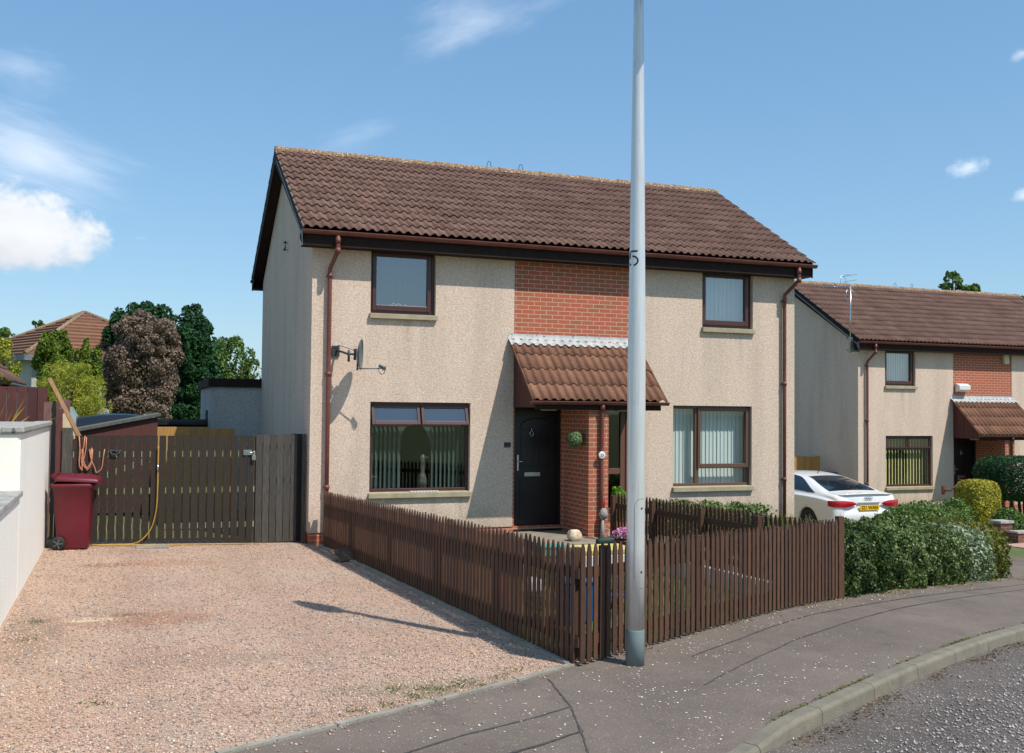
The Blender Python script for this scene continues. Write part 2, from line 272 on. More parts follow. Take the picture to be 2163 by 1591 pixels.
# ------------------------------------------------------------------ mesh helpers
COL = sc.collection
class MB:
    def __init__(s): s.v = []; s.f = []; s.m = []; s.r = []; s.sm = []
    def add(s, vs, fs, mat=0, rnd=0.0, smooth=False):
        o = len(s.v); s.v += [tuple(x) for x in vs]
        for f in fs: s.f.append([i + o for i in f]); s.m.append(mat); s.r.append(rnd); s.sm.append(smooth)
    def box(s, x0, x1, y0, y1, z0, z1, mat=0, rnd=0.0):
        vs = [(x0, y0, z0), (x1, y0, z0), (x1, y1, z0), (x0, y1, z0), (x0, y0, z1), (x1, y0, z1), (x1, y1, z1), (x0, y1, z1)]
        s.add(vs, [(0, 3, 2, 1), (4, 5, 6, 7), (0, 1, 5, 4), (1, 2, 6, 5), (2, 3, 7, 6), (3, 0, 4, 7)], mat, rnd)
    def obox(s, c, ux, uy, uz, hx, hy, hz, mat=0, rnd=0.0):
        c = Vector(c); ux, uy, uz = Vector(ux) * hx, Vector(uy) * hy, Vector(uz) * hz
        vs = [c + a * ux + b * uy + d * uz for d in (-1, 1) for a, b in ((-1, -1), (1, -1), (1, 1), (-1, 1))]
        s.add(vs, [(0, 3, 2, 1), (4, 5, 6, 7), (0, 1, 5, 4), (1, 2, 6, 5), (2, 3, 7, 6), (3, 0, 4, 7)], mat, rnd)
    def beam(s, p0, p1, w, d, up=(0, 0, 1), mat=0, rnd=0.0):
        p0, p1 = Vector(p0), Vector(p1); ax = (p1 - p0); L = ax.length; ax.normalize(); u = Vector(up)
        sx = ax.cross(u); sx = sx.normalized() if sx.length > 1e-4 else ax.cross(Vector((1, 0, 0))).normalized(); sy = sx.cross(ax).normalized()
        s.obox((p0 + p1) / 2, ax, sx, sy, L / 2, w / 2, d / 2, mat, rnd)
    def tube(s, pts, rad, n=10, mat=0, caps=True, rnd=0.0):
        pts = [Vector(p) for p in pts]; rr = rad if isinstance(rad, (list, tuple)) else [rad] * len(pts); o = len(s.v); up = None
        for i, p in enumerate(pts):
            d = (pts[min(i + 1, len(pts) - 1)] - pts[max(i - 1, 0)]).normalized()
            if up is None: up = Vector((0, 0, 1)) if abs(d.z) < 0.9 else Vector((1, 0, 0))
            a = d.cross(up).normalized(); b = d.cross(a).normalized(); up = -b if b.dot(up) < 0 else b
            a = d.cross(up).normalized(); b = a.cross(d).normalized()
            for k in range(n):
                t = 2 * math.pi * k / n; s.v.append(tuple(p + (a * math.cos(t) + b * math.sin(t)) * rr[i]))
        for i in range(len(pts) - 1):
            for k in range(n):
                s.f.append([o + i * n + k, o + i * n + (k + 1) % n, o + (i + 1) * n + (k + 1) % n, o + (i + 1) * n + k]); s.m.append(mat); s.r.append(rnd); s.sm.append(True)
        if caps:
            s.f.append([o + k for k in range(n)]); s.f.append([o + (len(pts) - 1) * n + k for k in reversed(range(n))]); s.m += [mat, mat]; s.r += [rnd, rnd]; s.sm += [False, False]
    def prism(s, poly, vec, mat=0, rnd=0.0):
        vec = Vector(vec); n = len(poly); a = [Vector(p) for p in poly]; vs = a + [p + vec for p in a]
        s.add(vs, [tuple(range(n)), tuple(reversed(range(n, 2 * n)))] + [(i, i + n, (i + 1) % n + n, (i + 1) % n) for i in range(n)], mat, rnd)
    def lathe(s, prof, c=(0, 0, 0), n=24, mat=0, axis='Z'):
        o = len(s.v)
        for r, z in prof:
            for k in range(n):
                a = 2 * math.pi * k / n; x, y = r * math.cos(a), r * math.sin(a)
                q = (x, y, z) if axis == 'Z' else ((x, -z, y) if axis == 'Y' else (z, x, y)); s.v.append((c[0] + q[0], c[1] + q[1], c[2] + q[2]))
        for i in range(len(prof) - 1):
            for k in range(n): s.f.append([o + i * n + k, o + i * n + (k + 1) % n, o + (i + 1) * n + (k + 1) % n, o + (i + 1) * n + k]); s.m.append(mat); s.r.append(0); s.sm.append(True)
    def grid(s, P, mat=0, rnd=None, smooth=False):
        """P: array [i][j] of points"""
        o = len(s.v); ni, nj = len(P), len(P[0])
        for row in P: s.v += [tuple(map(float, q)) for q in row]
        for i in range(ni - 1):
            for j in range(nj - 1):
                s.f.append([o + i * nj + j, o + i * nj + j + 1, o + (i + 1) * nj + j + 1, o + (i + 1) * nj + j]); s.m.append(mat); s.r.append(rnd(i, j) if rnd else 0.0); s.sm.append(smooth)
    def obj(s, name, mats, parent=None, org=(0, 0, 0), fix=True, bevel=0.0):
        me = bpy.data.meshes.new(name); o3 = Vector(org)
        me.from_pydata([(x - o3.x, y - o3.y, z - o3.z) for x, y, z in s.v], [], s.f)
        for mt in (mats if isinstance(mats, (list, tuple)) else [mats]): me.materials.append(mt)
        me.polygons.foreach_set('material_index', s.m); me.polygons.foreach_set('use_smooth', s.sm)
        a = me.attributes.new('rnd', 'FLOAT', 'FACE'); a.data.foreach_set('value', s.r)
        if fix:
            import bmesh
            bm = bmesh.new(); bm.from_mesh(me); bmesh.ops.recalc_face_normals(bm, faces=bm.faces); bm.to_mesh(me); bm.free()
        me.update(); ob = bpy.data.objects.new(name, me); COL.objects.link(ob)
        if parent is not None: ob.parent = parent
        else: ob.location = org
        if bevel:
            b = ob.modifiers.new('bevel', 'BEVEL'); b.width = bevel; b.segments = 2; b.limit_method = 'ANGLE'
        return ob

def tag(o, label=None, cat=None, group=None, kind=None):
    if label: o['label'] = label
    if cat: o['category'] = cat
    if group: o['group'] = group
    if kind: o['kind'] = kind
    return o
def thing(name, label, cat, loc, group=None):
    o = bpy.data.objects.new(name, None); COL.objects.link(o); o.location = loc; o.empty_display_size = 0.3; return tag(o, label, cat, group)
def quads_obj(name, V, rnd, mat, parent=None, org=(0, 0, 0)):
    """V (n,4,3) numpy"""
    n = len(V); me = bpy.data.meshes.new(name); me.vertices.add(4 * n); me.loops.add(4 * n); me.polygons.add(n)
    me.vertices.foreach_set('co', (V - np.array(org)).reshape(-1).astype(np.float32)); me.loops.foreach_set('vertex_index', np.arange(4 * n, dtype=np.int32))
    me.polygons.foreach_set('loop_start', np.arange(0, 4 * n, 4, dtype=np.int32)); me.polygons.foreach_set('loop_total', np.full(n, 4, dtype=np.int32))
    a = me.attributes.new('rnd', 'FLOAT', 'FACE'); a.data.foreach_set('value', np.asarray(rnd, dtype=np.float32)); me.materials.append(mat); me.update(calc_edges=True)
    ob = bpy.data.objects.new(name, me); COL.objects.link(ob)
    if parent is not None: ob.parent = parent
    else: ob.location = org
    return ob
def unit(a): return a / np.maximum(np.linalg.norm(a, axis=-1, keepdims=True), 1e-9)
def leaves(pts, nrm, size, rng, aspect=0.55, spread=0.9, droop=0.0):
    n = len(pts); nn = unit(nrm + rng.normal(0, spread, (n, 3)))
    t = unit(np.cross(nn, rng.normal(0, 1, (n, 3)))); t[:, 2] -= droop; t = unit(t); b = unit(np.cross(nn, t))
    L = size * rng.uniform(0.45, 1.5, (n, 1)); a = t * L; c = b * L * aspect
    return np.stack([pts - a, pts + c * 1.0, pts + a, pts - c], 1)

# ------------------------------------------------------------------ terrain
P0 = np.array([0.85, -8.4]); TH = R(27); U2 = np.array([math.cos(TH), math.sin(TH)]); V2 = np.array([math.sin(TH), -math.cos(TH)])
def G(x, y=0):
    t = min(1.0, max(0.0, (x - 3) / 12)); return -0.75 * t * t * (3 - 2 * t) + min(0.1, max(0.0, -x * 0.027))
def st(s, t): p = P0 + U2 * s + V2 * t; return float(p[0]), float(p[1])
def ss(x, a, b): t = min(1, max(0, (x - a) / (b - a))); return t * t * (3 - 2 * t)
KT = 1.95
def pave_z(s, t):
    x, y = st(s, t); return G(x) - 0.078 * ss(-s, 0.02, 0.9) * ss(t, 1.0, KT)

def ground_mat():
    m, t, p, o = newmat('grass_and_earth'); v = obc(t)
    n = t.noise(v, 1.2, 6, 0.6); n2 = t.noise(v, 30, 4, 0.7)
    c = t.mixc(t.mr(n.outputs['Fac'], 0.4, 0.65), h(92, 110, 50), h(126, 120, 76)); c = t.mixc(t.mr(n2.outputs['Fac'], 0.3, 0.7, 0, 0.6), c, h(60, 78, 34))
    t.set(p.inputs['Base Color'], c); p.inputs['Roughness'].default_value = 0.95
    b = t.n('ShaderNodeBump'); b.inputs['Distance'].default_value = 0.03; t.set(b.inputs['Height'], n2.outputs['Fac']); t.links.new(b.outputs[0], p.inputs['Normal']); return m
def gravel_mat():
    m, t, p, o = newmat('pink_gravel_bed'); v = obc(t)
    dn = t.noise(v, 30.0, 3, 0.6); vv = t.vmath('ADD', v, t.vmath('SCALE', dn.outputs['Color'], sc=0.02))
    vo = t.n('ShaderNodeTexVoronoi'); t.set(vo.inputs['Vector'], vv); vo.inputs['Scale'].default_value = 76.0
    vo2 = t.n('ShaderNodeTexVoronoi'); t.set(vo2.inputs['Vector'], vv); vo2.inputs['Scale'].default_value = 130.0
    sep = t.n('ShaderNodeSeparateColor'); t.links.new(vo.outputs['Color'], sep.inputs[0]); sep2 = t.n('ShaderNodeSeparateColor'); t.links.new(vo2.outputs['Color'], sep2.inputs[0])
    pal = [(0.0, h(122, 94, 82)), (0.16, h(190, 148, 126)), (0.4, h(214, 172, 146)), (0.62, h(228, 196, 166)), (0.8, h(190, 154, 134)), (0.92, h(128, 120, 118)), (1.0, h(236, 220, 204))]
    c = t.ramp(sep.outputs[0], pal); c2 = t.ramp(sep2.outputs[1], pal); c = t.mixc(0.35, c, c2)
    n = t.noise(v, 0.9, 5, 0.6); c = t.mixc(t.mr(n.outputs['Fac'], 0.45, 0.62, 0, 0.30), c, h(176, 130, 106))
    n5 = t.noise(v, 0.55, 4, 0.6); c = t.mixc(t.mr(n5.outputs['Fac'], 0.50, 0.64, 0, 0.55), c, h(178, 164, 146))
    def spot(c, x, y, rx, ry, col, amt):
        s_ = t.n('ShaderNodeSeparateXYZ'); t.set(s_.inputs[0], v); nn = t.noise(v, 5.0, 3, 0.6)
        dx = t.math('DIVIDE', t.math('SUBTRACT', s_.outputs[0], x), rx); dy = t.math('DIVIDE', t.math('SUBTRACT', s_.outputs[1], y), ry)
        d = t.math('SQRT', t.math('ADD', t.math('MULTIPLY', dx, dx), t.math('MULTIPLY', dy, dy))); d = t.math('ADD', d, t.math('MULTIPLY', t.math('SUBTRACT', nn.outputs['Fac'], 0.5), 1.4))
        return t.mixc(t.mr(d, 0.35, 1.1, amt, 0.0, True), c, col)
    s2_ = t.n('ShaderNodeSeparateXYZ'); t.set(s2_.inputs[0], v); wn = t.noise(v, 1.1, 3, .6)
    for tx in (-2.6, -1.15):
        dd_ = t.math('ABSOLUTE', t.math('ADD', t.math('SUBTRACT', s2_.outputs[0], tx), t.math('MULTIPLY', t.math('SUBTRACT', wn.outputs['Fac'], .5), .5)))
        c = t.mixc(t.mr(dd_, .08, .34, .22, 0, True), c, h(160, 128, 110))
    # oil stain, worn sandy patches and weeds where they lie on the drive
    c = spot(c, -2.55, -5.6, 0.95, 0.5, h(166, 110, 84), 0.6); c = spot(c, -3.05, -5.55, 0.30, 0.14, h(224, 204, 170), 0.9); c = spot(c, -2.72, -5.35, 0.22, 0.1, h(120, 96, 76), 0.8)
    c = spot(c, -2.9, -1.9, 0.55, 0.22, h(120, 96, 76), 0.6); c = spot(c, -2.3, -1.8, 0.8, 0.35, h(190, 124, 92), 0.6)
    c = spot(c, -0.4, -3.0, 1.1, 0.8, h(196, 178, 156), 0.4); c = spot(c, 0.0, -8.9, 1.0, 0.5, h(150, 134, 104), 0.45); c = spot(c, -0.6, -8.7, 0.9, 0.35, h(140, 128, 98), 0.5)
    c = spot(c, -3.5, -6.2, 0.3, 1.6, h(140, 118, 100), 0.5); c = spot(c, -2.1, -7.4, 0.9, 0.35, h(150, 128, 112), 0.4)
    hs = t.n('ShaderNodeHueSaturation'); hs.inputs['Saturation'].default_value = .95; hs.inputs['Value'].default_value = 1.03; hs.inputs['Hue'].default_value = .504; t.set(hs.inputs['Color'], c); c = hs.outputs[0]
    t.set(p.inputs['Base Color'], c); p.inputs['Roughness'].default_value = 0.95; p.inputs['Specular IOR Level'].default_value = 0.2
    b = t.n('ShaderNodeBump'); b.inputs['Strength'].default_value = 1.0; b.inputs['Distance'].default_value = 0.012
    t.set(b.inputs['Height'], t.math('SUBTRACT', 1.0, t.math('ADD', vo.outputs['Distance'], t.math('MULTIPLY', vo2.outputs['Distance'], 0.6)))); t.links.new(b.outputs[0], p.inputs['Normal']); return m
def tarmac_mat(name, c1, c2, chips, chipamt, scale=160.0):
    m, t, p, o = newmat(name); v = obc(t)
    n = t.noise(v, 0.8, 6, 0.62); c = t.mixc(t.mr(n.outputs['Fac'], 0.35, 0.65), c1, c2)
    vo = t.n('ShaderNodeTexVoronoi'); t.set(vo.inputs['Vector'], v); vo.inputs['Scale'].default_value = scale; sep = t.n('ShaderNodeSeparateColor'); t.links.new(vo.outputs['Color'], sep.inputs[0])
    c = t.mixc(t.mr(sep.outputs[0], 0.0, 1.0, 0.0, 0.22), c, h(80, 74, 72)); c = t.mixc(t.mr(sep.outputs[1], 1 - chipamt, 1 - chipamt + 0.01, 0, 0.8), c, chips)
    n2 = t.noise(v, 2.2, 6, 0.72); c = t.mixc(t.mr(n2.outputs['Fac'], 0.52, 0.70, 0, 0.42), c, h(78, 71, 65))
    t.set(p.inputs['Base Color'], c); p.inputs['Roughness'].default_value = 0.9; p.inputs['Specular IOR Level'].default_value = 0.3
    b = t.n('ShaderNodeBump'); b.inputs['Strength'].default_value = 0.6; b.inputs['Distance'].default_value = 0.006; t.set(b.inputs['Height'], vo.outputs['Distance']); t.links.new(b.outputs[0], p.inputs['Normal']); return m
M_ground = ground_mat(); M_gravel = gravel_mat()
M_pave = tarmac_mat('pinkish_grey_tarmac', h(125, 112, 101), h(107, 96, 86), h(170, 160, 154), 0.03)
M_road = tarmac_mat('chipped_road_surface', h(108, 98, 90), h(88, 80, 74), h(190, 184, 178), 0.05, 130.0)
M_seam = simple('tar_joint', h(58, 56, 56), h(80, 76, 74), 20, 0.8)
M_pinkdrive = simple('pink_paviours', h(190, 150, 136), h(168, 130, 118), 3.0, 0.9, bump=30, bstr=0.3)
M_chip = leafmat('gravel_stones', [h(126, 106, 96), h(202, 168, 146), h(222, 192, 168), h(212, 178, 156), h(120, 114, 112), h(230, 216, 198)], 0.0, 0.9)
M_chipw = leafmat('road_chippings', [h(120, 114, 110), h(168, 162, 156), h(206, 202, 196), h(96, 90, 88)], 0.0, 0.9)
M_petalw = leafmat('white_petals', [h(226, 222, 206), h(240, 238, 230), h(226, 204, 190)], 0.1, 0.8)
M_litter = leafmat('dry_leaf_litter', [h(140, 122, 86), h(190, 176, 138), h(104, 86, 60), h(84, 92, 50)], 0.1, 0.9)
M_grassb = leafmat('grass_blades', [h(70, 88, 40), h(98, 112, 52), h(128, 132, 78)], 0.3)

def build_ground():
    xs = np.unique(np.concatenate([np.arange(-14, 30, 0.5), -14 - np.geomspace(1, 900, 16), 30 + np.geomspace(1, 900, 16)])); ys = np.unique(np.concatenate([np.arange(-24, 34, 0.5), -24 - np.geomspace(1, 900, 14), 34 + np.geomspace(1, 900, 16)]))
    P = []
    for x in xs:
        row = []
        for y in ys:
            d = (np.array([x, y]) - P0) @ V2; s = (np.array([x, y]) - P0) @ U2
            z = G(x) - 0.03 - 0.20 * ss(d, 0.4, 1.1); row.append((x, y, z))
        P.append(row)
    mb = MB(); mb.grid(P, smooth=True); o = mb.obj('ground', M_ground, fix=False); tag(o, kind='structure')
    # pavement
    mb = MB(); S = np.concatenate([np.arange(-9, 4, 0.25), np.arange(4, 40, 1.0)]); T = [-0.02, 0.5, 1.0, 1.25, 1.5, 1.75, KT]
    mb.grid([[(*st(s, t), pave_z(s, t) + 0.004) for t in T] for s in S], smooth=True)
    def seam(pts, w=0.010):
        w *= 0.75       # tar joints where trenches were cut
        pts = [np.array(p) for p in pts]; n = 26; out = []
        rr = random.Random(len(pts) * 7 + int(pts[0][0] * 10))
        L = []
        for a, b in zip(pts[:-1], pts[1:]):
            for k in range(n): L.append(a + (b - a) * k / n)
        L.append(pts[-1]); j = 0; A = []; B = []
        for i, q in enumerate(L):
            d = L[min(i + 1, len(L) - 1)] - L[max(i - 1, 0)]; d = d / np.linalg.norm(d); nr = np.array([-d[1], d[0]]); j = 0.9 * j + rr.uniform(-0.004, 0.004); ww = w * rr.uniform(0.45, 1.3)
            for M_, s_ in ((A, 1), (B, -1)):
                s1, t1 = q + nr * (j + s_ * ww); M_.append((*st(s1, t1), pave_z(s1, t1) + 0.008))
        mb.grid([A, B], mat=1)
    def sp(x, y): d = np.array([x, y]) - P0; return (float(d @ U2), float(d @ V2))
    seam([(1.0, 0.52), (2.2, 0.44), (3.56, 0.36), (6, 0.42), (10.8, 0.46)], 0.011)
    seam([(0.25, 1.1), (0.62, 1.04), (2.2, 0.86), (5.2, 0.74), (10.0, 0.72)], 0.010)
    seam([(-0.48, 0.10), (-0.95, 0.72), (-1.65, 1.44), (-2.1, 1.95)], 0.010)
    seam([(-0.98, 0.72), (-2.0, 0.66), (-3.6, 0.70)], 0.014); seam([(-1.32, 1.12), (-2.2, 1.10), (-3.8, 1.15)], 0.014)
    o = mb.obj('pavement', [M_pave, M_seam], fix=False); tag(o, kind='structure')
    # road
    mb = MB(); mb.grid([[(*st(s, t), G(st(s, KT)[0]) - 0.104 - 0.012 * (t - KT if t < 4 else 2)) for t in (KT + 0.02, 2.6, 3.2, 4, 5, 6, 8.2)] for s in np.arange(-16, 42, 0.5)], smooth=True)
    tag(mb.obj('road', M_road, fix=False), kind='structure')
    # kerb stones
    mb = MB(); s = -8.0 + 0.05
    while s < 36:
        s1 = s + 0.909; r = random.random(); a = []
        for q in np.linspace(s, s1, 6):
            w = 0.125; x0 = KT
            z = pave_z(q, KT) + 0.006; zr = G(st(q, KT)[0]) - 0.13
            a.append([(*st(q, x0), zr), (*st(q, x0), z), (*st(q, x0 + w - 0.025), z + 0.002), (*st(q, x0 + w - 0.004), z - 0.018), (*st(q, x0 + w), z - 0.03), (*st(q, x0 + w + 0.006), zr)])
        mb.grid(a, rnd=lambda i, j: r); mb.add(a[0], [(0, 1, 2, 3, 4, 5)], 0, r); mb.add(a[-1], [(5, 4, 3, 2, 1, 0)], 0, r)
        s = s1 + 0.007
    tag(mb.obj('kerb', M_kerb, fix=True), kind='structure')
    # edging between gravel drive and pavement, and along the side fence
    mb = MB(); s = -7.0
    while s < 0.35:
        w = 0.045 + random.uniform(-.006, .006); mb.grid([[(*st(q, t), G(st(q, t)[0]) + zz) for t, zz in ((-0.02, -.02), (-0.018, 0.022), (-0.02 - w, 0.024), (-0.022 - w, -.02))] for q in (s, s + 0.89)], rnd=lambda i, j: 0.5)
        s += 0.90
    tag(mb.obj('edging', M_concrete, fix=True), kind='structure')
    # driveway gravel sheet
    mb = MB(); P = []
    for y in np.linspace(-13.0, 0.9, 60):
        row = []
        for a in np.linspace(0, 1, 24):
            xl = -3.86; xr = fence_x(y) + 0.02 if y < -0.1 else 0.0; x = xl + (xr - xl) * a; yy = y
            d = (np.array([x, yy]) - P0) @ V2
            if d > -0.03: yy = yy - (d + 0.03) / V2[1]
            row.append((x, yy, G(x) + 0.006))
        P.append(row)
    mb.grid(P, smooth=True); tag(mb.obj('driveway', M_gravel, fix=False), kind='structure')
    # neighbour's drive and its strip of pink paving
    mb = MB(); mb.grid([[(x, y, G(x) - 0.012) for y in np.arange(-2.9, 16, 1.0)] for x in np.arange(11.3, 14.7, 0.4)], smooth=True)
    tag(mb.obj('side_driveway', M_pave, fix=False), kind='structure')
    mb = MB(); mb.grid([[(16.2 + a * 6 + (y + 0.5) * -0.2, y, G(16) - 0.015) for y in np.linspace(-1.2, 1.6, 6)] for a in np.linspace(0, 1, 5)], smooth=True)
    tag(mb.obj('paved_drive', M_pinkdrive, fix=False), kind='structure')
    # doorstep slab of the near house
    mb = MB(); mb.box(3.30, 4.52, -1.75, 0.02, -0.05, 0.10); tag(mb.obj('path', M_slab, fix=True, bevel=0.012), kind='structure')
    mb = MB(); mb.box(4.72, 5.95, -1.5, 0.02, -0.1, 0.04); tag(mb.obj('second_path', M_slab, fix=True, bevel=0.012), kind='structure')
def fence_x(y): return 0.20 + (0.85 - 0.20) * (-y - 0.25) / 8.15

def scatter_stones(name, pts, size, mat, rng, cat):
    n = len(pts); base = np.array([[1, 0, 0], [0, 1, 0], [-1, 0, 0], [0, -1, 0], [0, 0, .75], [0, 0, -.4]], float)
    F = np.array([[0, 1, 4], [1, 2, 4], [2, 3, 4], [3, 0, 4], [1, 0, 5], [2, 1, 5], [3, 2, 5], [0, 3, 5]])
    sz = size * rng.uniform(0.5, 1.5, (n, 1, 1)) * rng.uniform(0.7, 1.3, (n, 1, 3)); a = rng.uniform(0, 2 * np.pi, n)
    V = base[None] * sz + rng.normal(0, 0.12, (n, 6, 3)) * sz; ca, sa = np.cos(a)[:, None], np.sin(a)[:, None]
    X = V[..., 0] * ca - V[..., 1] * sa; Y = V[..., 0] * sa + V[..., 1] * ca; V = np.stack([X, Y, V[..., 2]], -1) + pts[:, None, :]
    me = bpy.data.meshes.new(name); me.vertices.add(6 * n); me.vertices.foreach_set('co', V.reshape(-1).astype(np.float32))
    L = (F[None] + (np.arange(n) * 6)[:, None, None]).reshape(-1).astype(np.int32); me.loops.add(len(L)); me.loops.foreach_set('vertex_index', L); me.polygons.add(8 * n)
    me.polygons.foreach_set('loop_start', np.arange(0, 24 * n, 3, dtype=np.int32)); me.polygons.foreach_set('loop_total', np.full(8 * n, 3, dtype=np.int32))
    at = me.attributes.new('rnd', 'FLOAT', 'FACE'); at.data.foreach_set('value', np.repeat(rng.uniform(0, 1, n), 8).astype(np.float32)); me.materials.append(mat); me.update(calc_edges=True)
    o = bpy.data.objects.new(name, me); COL.objects.link(o); tag(o, cat[0], cat[1], kind='stuff'); return o

def scatters():
    rng = np.random.default_rng(3); Gv = np.vectorize(G)
    # gravel, denser towards the road
    n = 60000; y = -10.8 + 11.0 * rng.uniform(0, 1, n) ** 1.5; x = rng.uniform(-3.78, 0.9, n)
    d = (x - P0[0]) * V2[0] + (y - P0[1]) * V2[1]; k = (x < 0.18 + (0.65) * (-y - 0.25) / 8.15) & ((d < -0.07) | ((rng.uniform(0, 1, n) < .10) & (d < .12)) | ((rng.uniform(0, 1, n) < .012) & (d < .6))) & (y < 0.25); x, y = x[k], y[k]
    scatter_stones('gravel', np.stack([x, y, Gv(x) + 0.008], 1), 0.0085, M_chip, rng, ('loose pink and buff gravel covering the driveway', 'gravel'))
    n = 26000; s = rng.uniform(-2.5, 9.0, n); t = KT + 0.12 + rng.uniform(0, 1, n) ** 0.7 * 3.2
    keep = rng.uniform(0, 1, n) < np.clip((t - KT - 0.35 - 0.12 * np.sin(s * 3)) * 2.2, 0.03, 1); s, t = s[keep], t[keep]
    p = P0[None] + s[:, None] * U2 + t[:, None] * V2; zz = np.array([G(st(a, KT)[0]) for a in s]) - 0.100 - 0.012 * (t - KT)
    scatter_stones('road_chippings', np.stack([p[:, 0], p[:, 1], zz], 1), 0.0105, M_chipw, rng, ('pale loose chippings scattered over the worn road surface', 'chippings'))
    # petals on the pavement
    n = 1500; s = rng.normal(0.1, 1.5, n); t = rng.uniform(0.15, 1.9, n); keep = (np.sin(s * 5 + t * 3) + np.sin(t * 7 - s * 2) + rng.normal(0, 1.2, n) > 0.2) & (s > -4); s, t = s[keep], t[keep]
    s2 = rng.uniform(0.5, 9, 260); t2 = rng.uniform(0.05, 0.4, 260) ; s = np.r_[s, s2]; t = np.r_[t, t2]
    pts = np.array([(*st(a, b), pave_z(a, b) + 0.009) for a, b in zip(s, t)]); nr = np.tile([0, 0, 1.0], (len(pts), 1))
    o = quads_obj('fallen_petals', leaves(pts, nr, 0.0075, rng, 0.8, 0.15), rng.uniform(0, 1, len(pts)), M_petalw); tag(o, 'small white petals scattered on the pavement round the lamp post', 'petals', kind='stuff')
    n = 5200; s = rng.uniform(-.3, 9.5, n); inner = rng.uniform(0, 1, n) < .35; m_ = np.sin(s * 2.1) + np.sin(s * 5.3 + 2) + rng.normal(0, .8, n) > .1; s, inner = s[m_], inner[m_]; n = len(s)
    t = np.where(inner, KT - np.abs(rng.normal(0, .018, n)) - .004, KT + .135 + np.abs(rng.normal(0, .09, n)) + .03 * (np.sin(s * 4) + 1)); p = P0[None] + s[:, None] * U2 + t[:, None] * V2
    zz = np.array([pave_z(a, KT) + .010 if q else G(st(a, KT)[0]) - .100 - .012 * (b - KT) for a, b, q in zip(s, t, inner)])
    pts = np.stack([p[:, 0], p[:, 1], zz], 1); Q = leaves(pts, np.tile([0, 0, 1.0], (n, 1)), .011, rng, .7, .35); rc = rng.uniform(0, 1, n)
    o = quads_obj('kerb_moss', Q[inner], rc[inner], M_moss); tag(o, 'thin green moss along the back edge of the kerb', 'moss', kind='stuff')
    o = quads_obj('gutter_dirt', Q[~inner], rc[~inner], M_dirt); tag(o, 'brown dirt and leaf fragments lying in the road gutter below the kerb', 'dirt', kind='stuff')
    # leaf litter and weeds along the fence foot
    n = 3400; s = rng.uniform(0.35, 12.5, n); s = s[(np.sin(s * 3.1) + np.sin(s * 7.7 + 1) + rng.normal(0, .8, n)) > .3]; n = len(s); t = np.abs(rng.normal(0, 0.06 + .05 * (np.sin(s * 2.3) > 0), n)) - 0.03 + 0.06 * (s > 5) ; pts = np.array([(*st(a, b), pave_z(a, b) + 0.012 + 0.006 * random.random()) for a, b in zip(s, t)])
    o = quads_obj('leaf_litter', leaves(pts, np.tile([0, 0, 1.0], (n, 1)), 0.012, rng, 0.6, 0.5), rng.uniform(0, 1, n), M_litter); tag(o, 'dry leaves and moss gathered along the foot of the front fence', 'leaf litter', kind='stuff')
    # grass tufts: garden lawn edge seen under and through the fence
    n = 14000; x = rng.uniform(0.3, 5.1, n); y = rng.uniform(-8.4, -0.3, n); yl = P0[1] + (x - P0[0]) * math.tan(TH); k = (x > 0.24 + 0.65 * (-y - .25) / 8.15) & (y > yl + 0.08) & ~((x > 3.2) & (y > -1.8)); x, y = x[k], y[k]
    pts = np.stack([x, y, Gv(x) - 0.0], 1); w = rng.uniform(0.004, 0.007, (len(x), 1)); a = rng.uniform(0, 6.28, len(x)); dx = np.stack([np.cos(a), np.sin(a), 0 * a], 1) * w; hh = np.stack([rng.normal(0, .015, len(x)), rng.normal(0, .015, len(x)), rng.uniform(.03, .085, len(x))], 1)
    V = np.stack([pts - dx - [0, 0, .03], pts + dx - [0, 0, .03], pts + hh + dx * .2, pts + hh - dx * .2], 1)
    o = quads_obj('lawn_grass', V, rng.uniform(0, 1, len(x)), M_grassb); tag(o, 'short green lawn inside the picket fence', 'grass', kind='stuff')
    n = 700; c = rng.integers(0, 14, n); cx = np.array([-.3, -.45, -.2, -.7, -.95, -.55, 0.1, -3.5, -3.55, -2.9, -.1, -1.2, -.8, .3]); cy = np.array([-8.7, -8.8, -8.6, -8.95, -9.1, -8.75, -8.55, -5.6, -6.4, -8.6, -8.75, -9.2, -8.7, -8.4])
    x = cx[c] + rng.normal(0, .05, n); y = cy[c] + rng.normal(0, .05, n); d = (x - P0[0]) * V2[0] + (y - P0[1]) * V2[1]; k = (d < -.07) & (x > -3.75); x, y = x[k], y[k]
    pts = np.stack([x, y, Gv(x) + .01], 1); o = quads_obj('drive_weeds', leaves(pts + [0, 0, .008], np.tile([0, 0, 1.], (len(x), 1)), .011, rng, .4, .7), rng.uniform(0, 1, len(x)), M_grassb); tag(o, 'small weeds growing through the driveway gravel', 'weeds', kind='stuff')

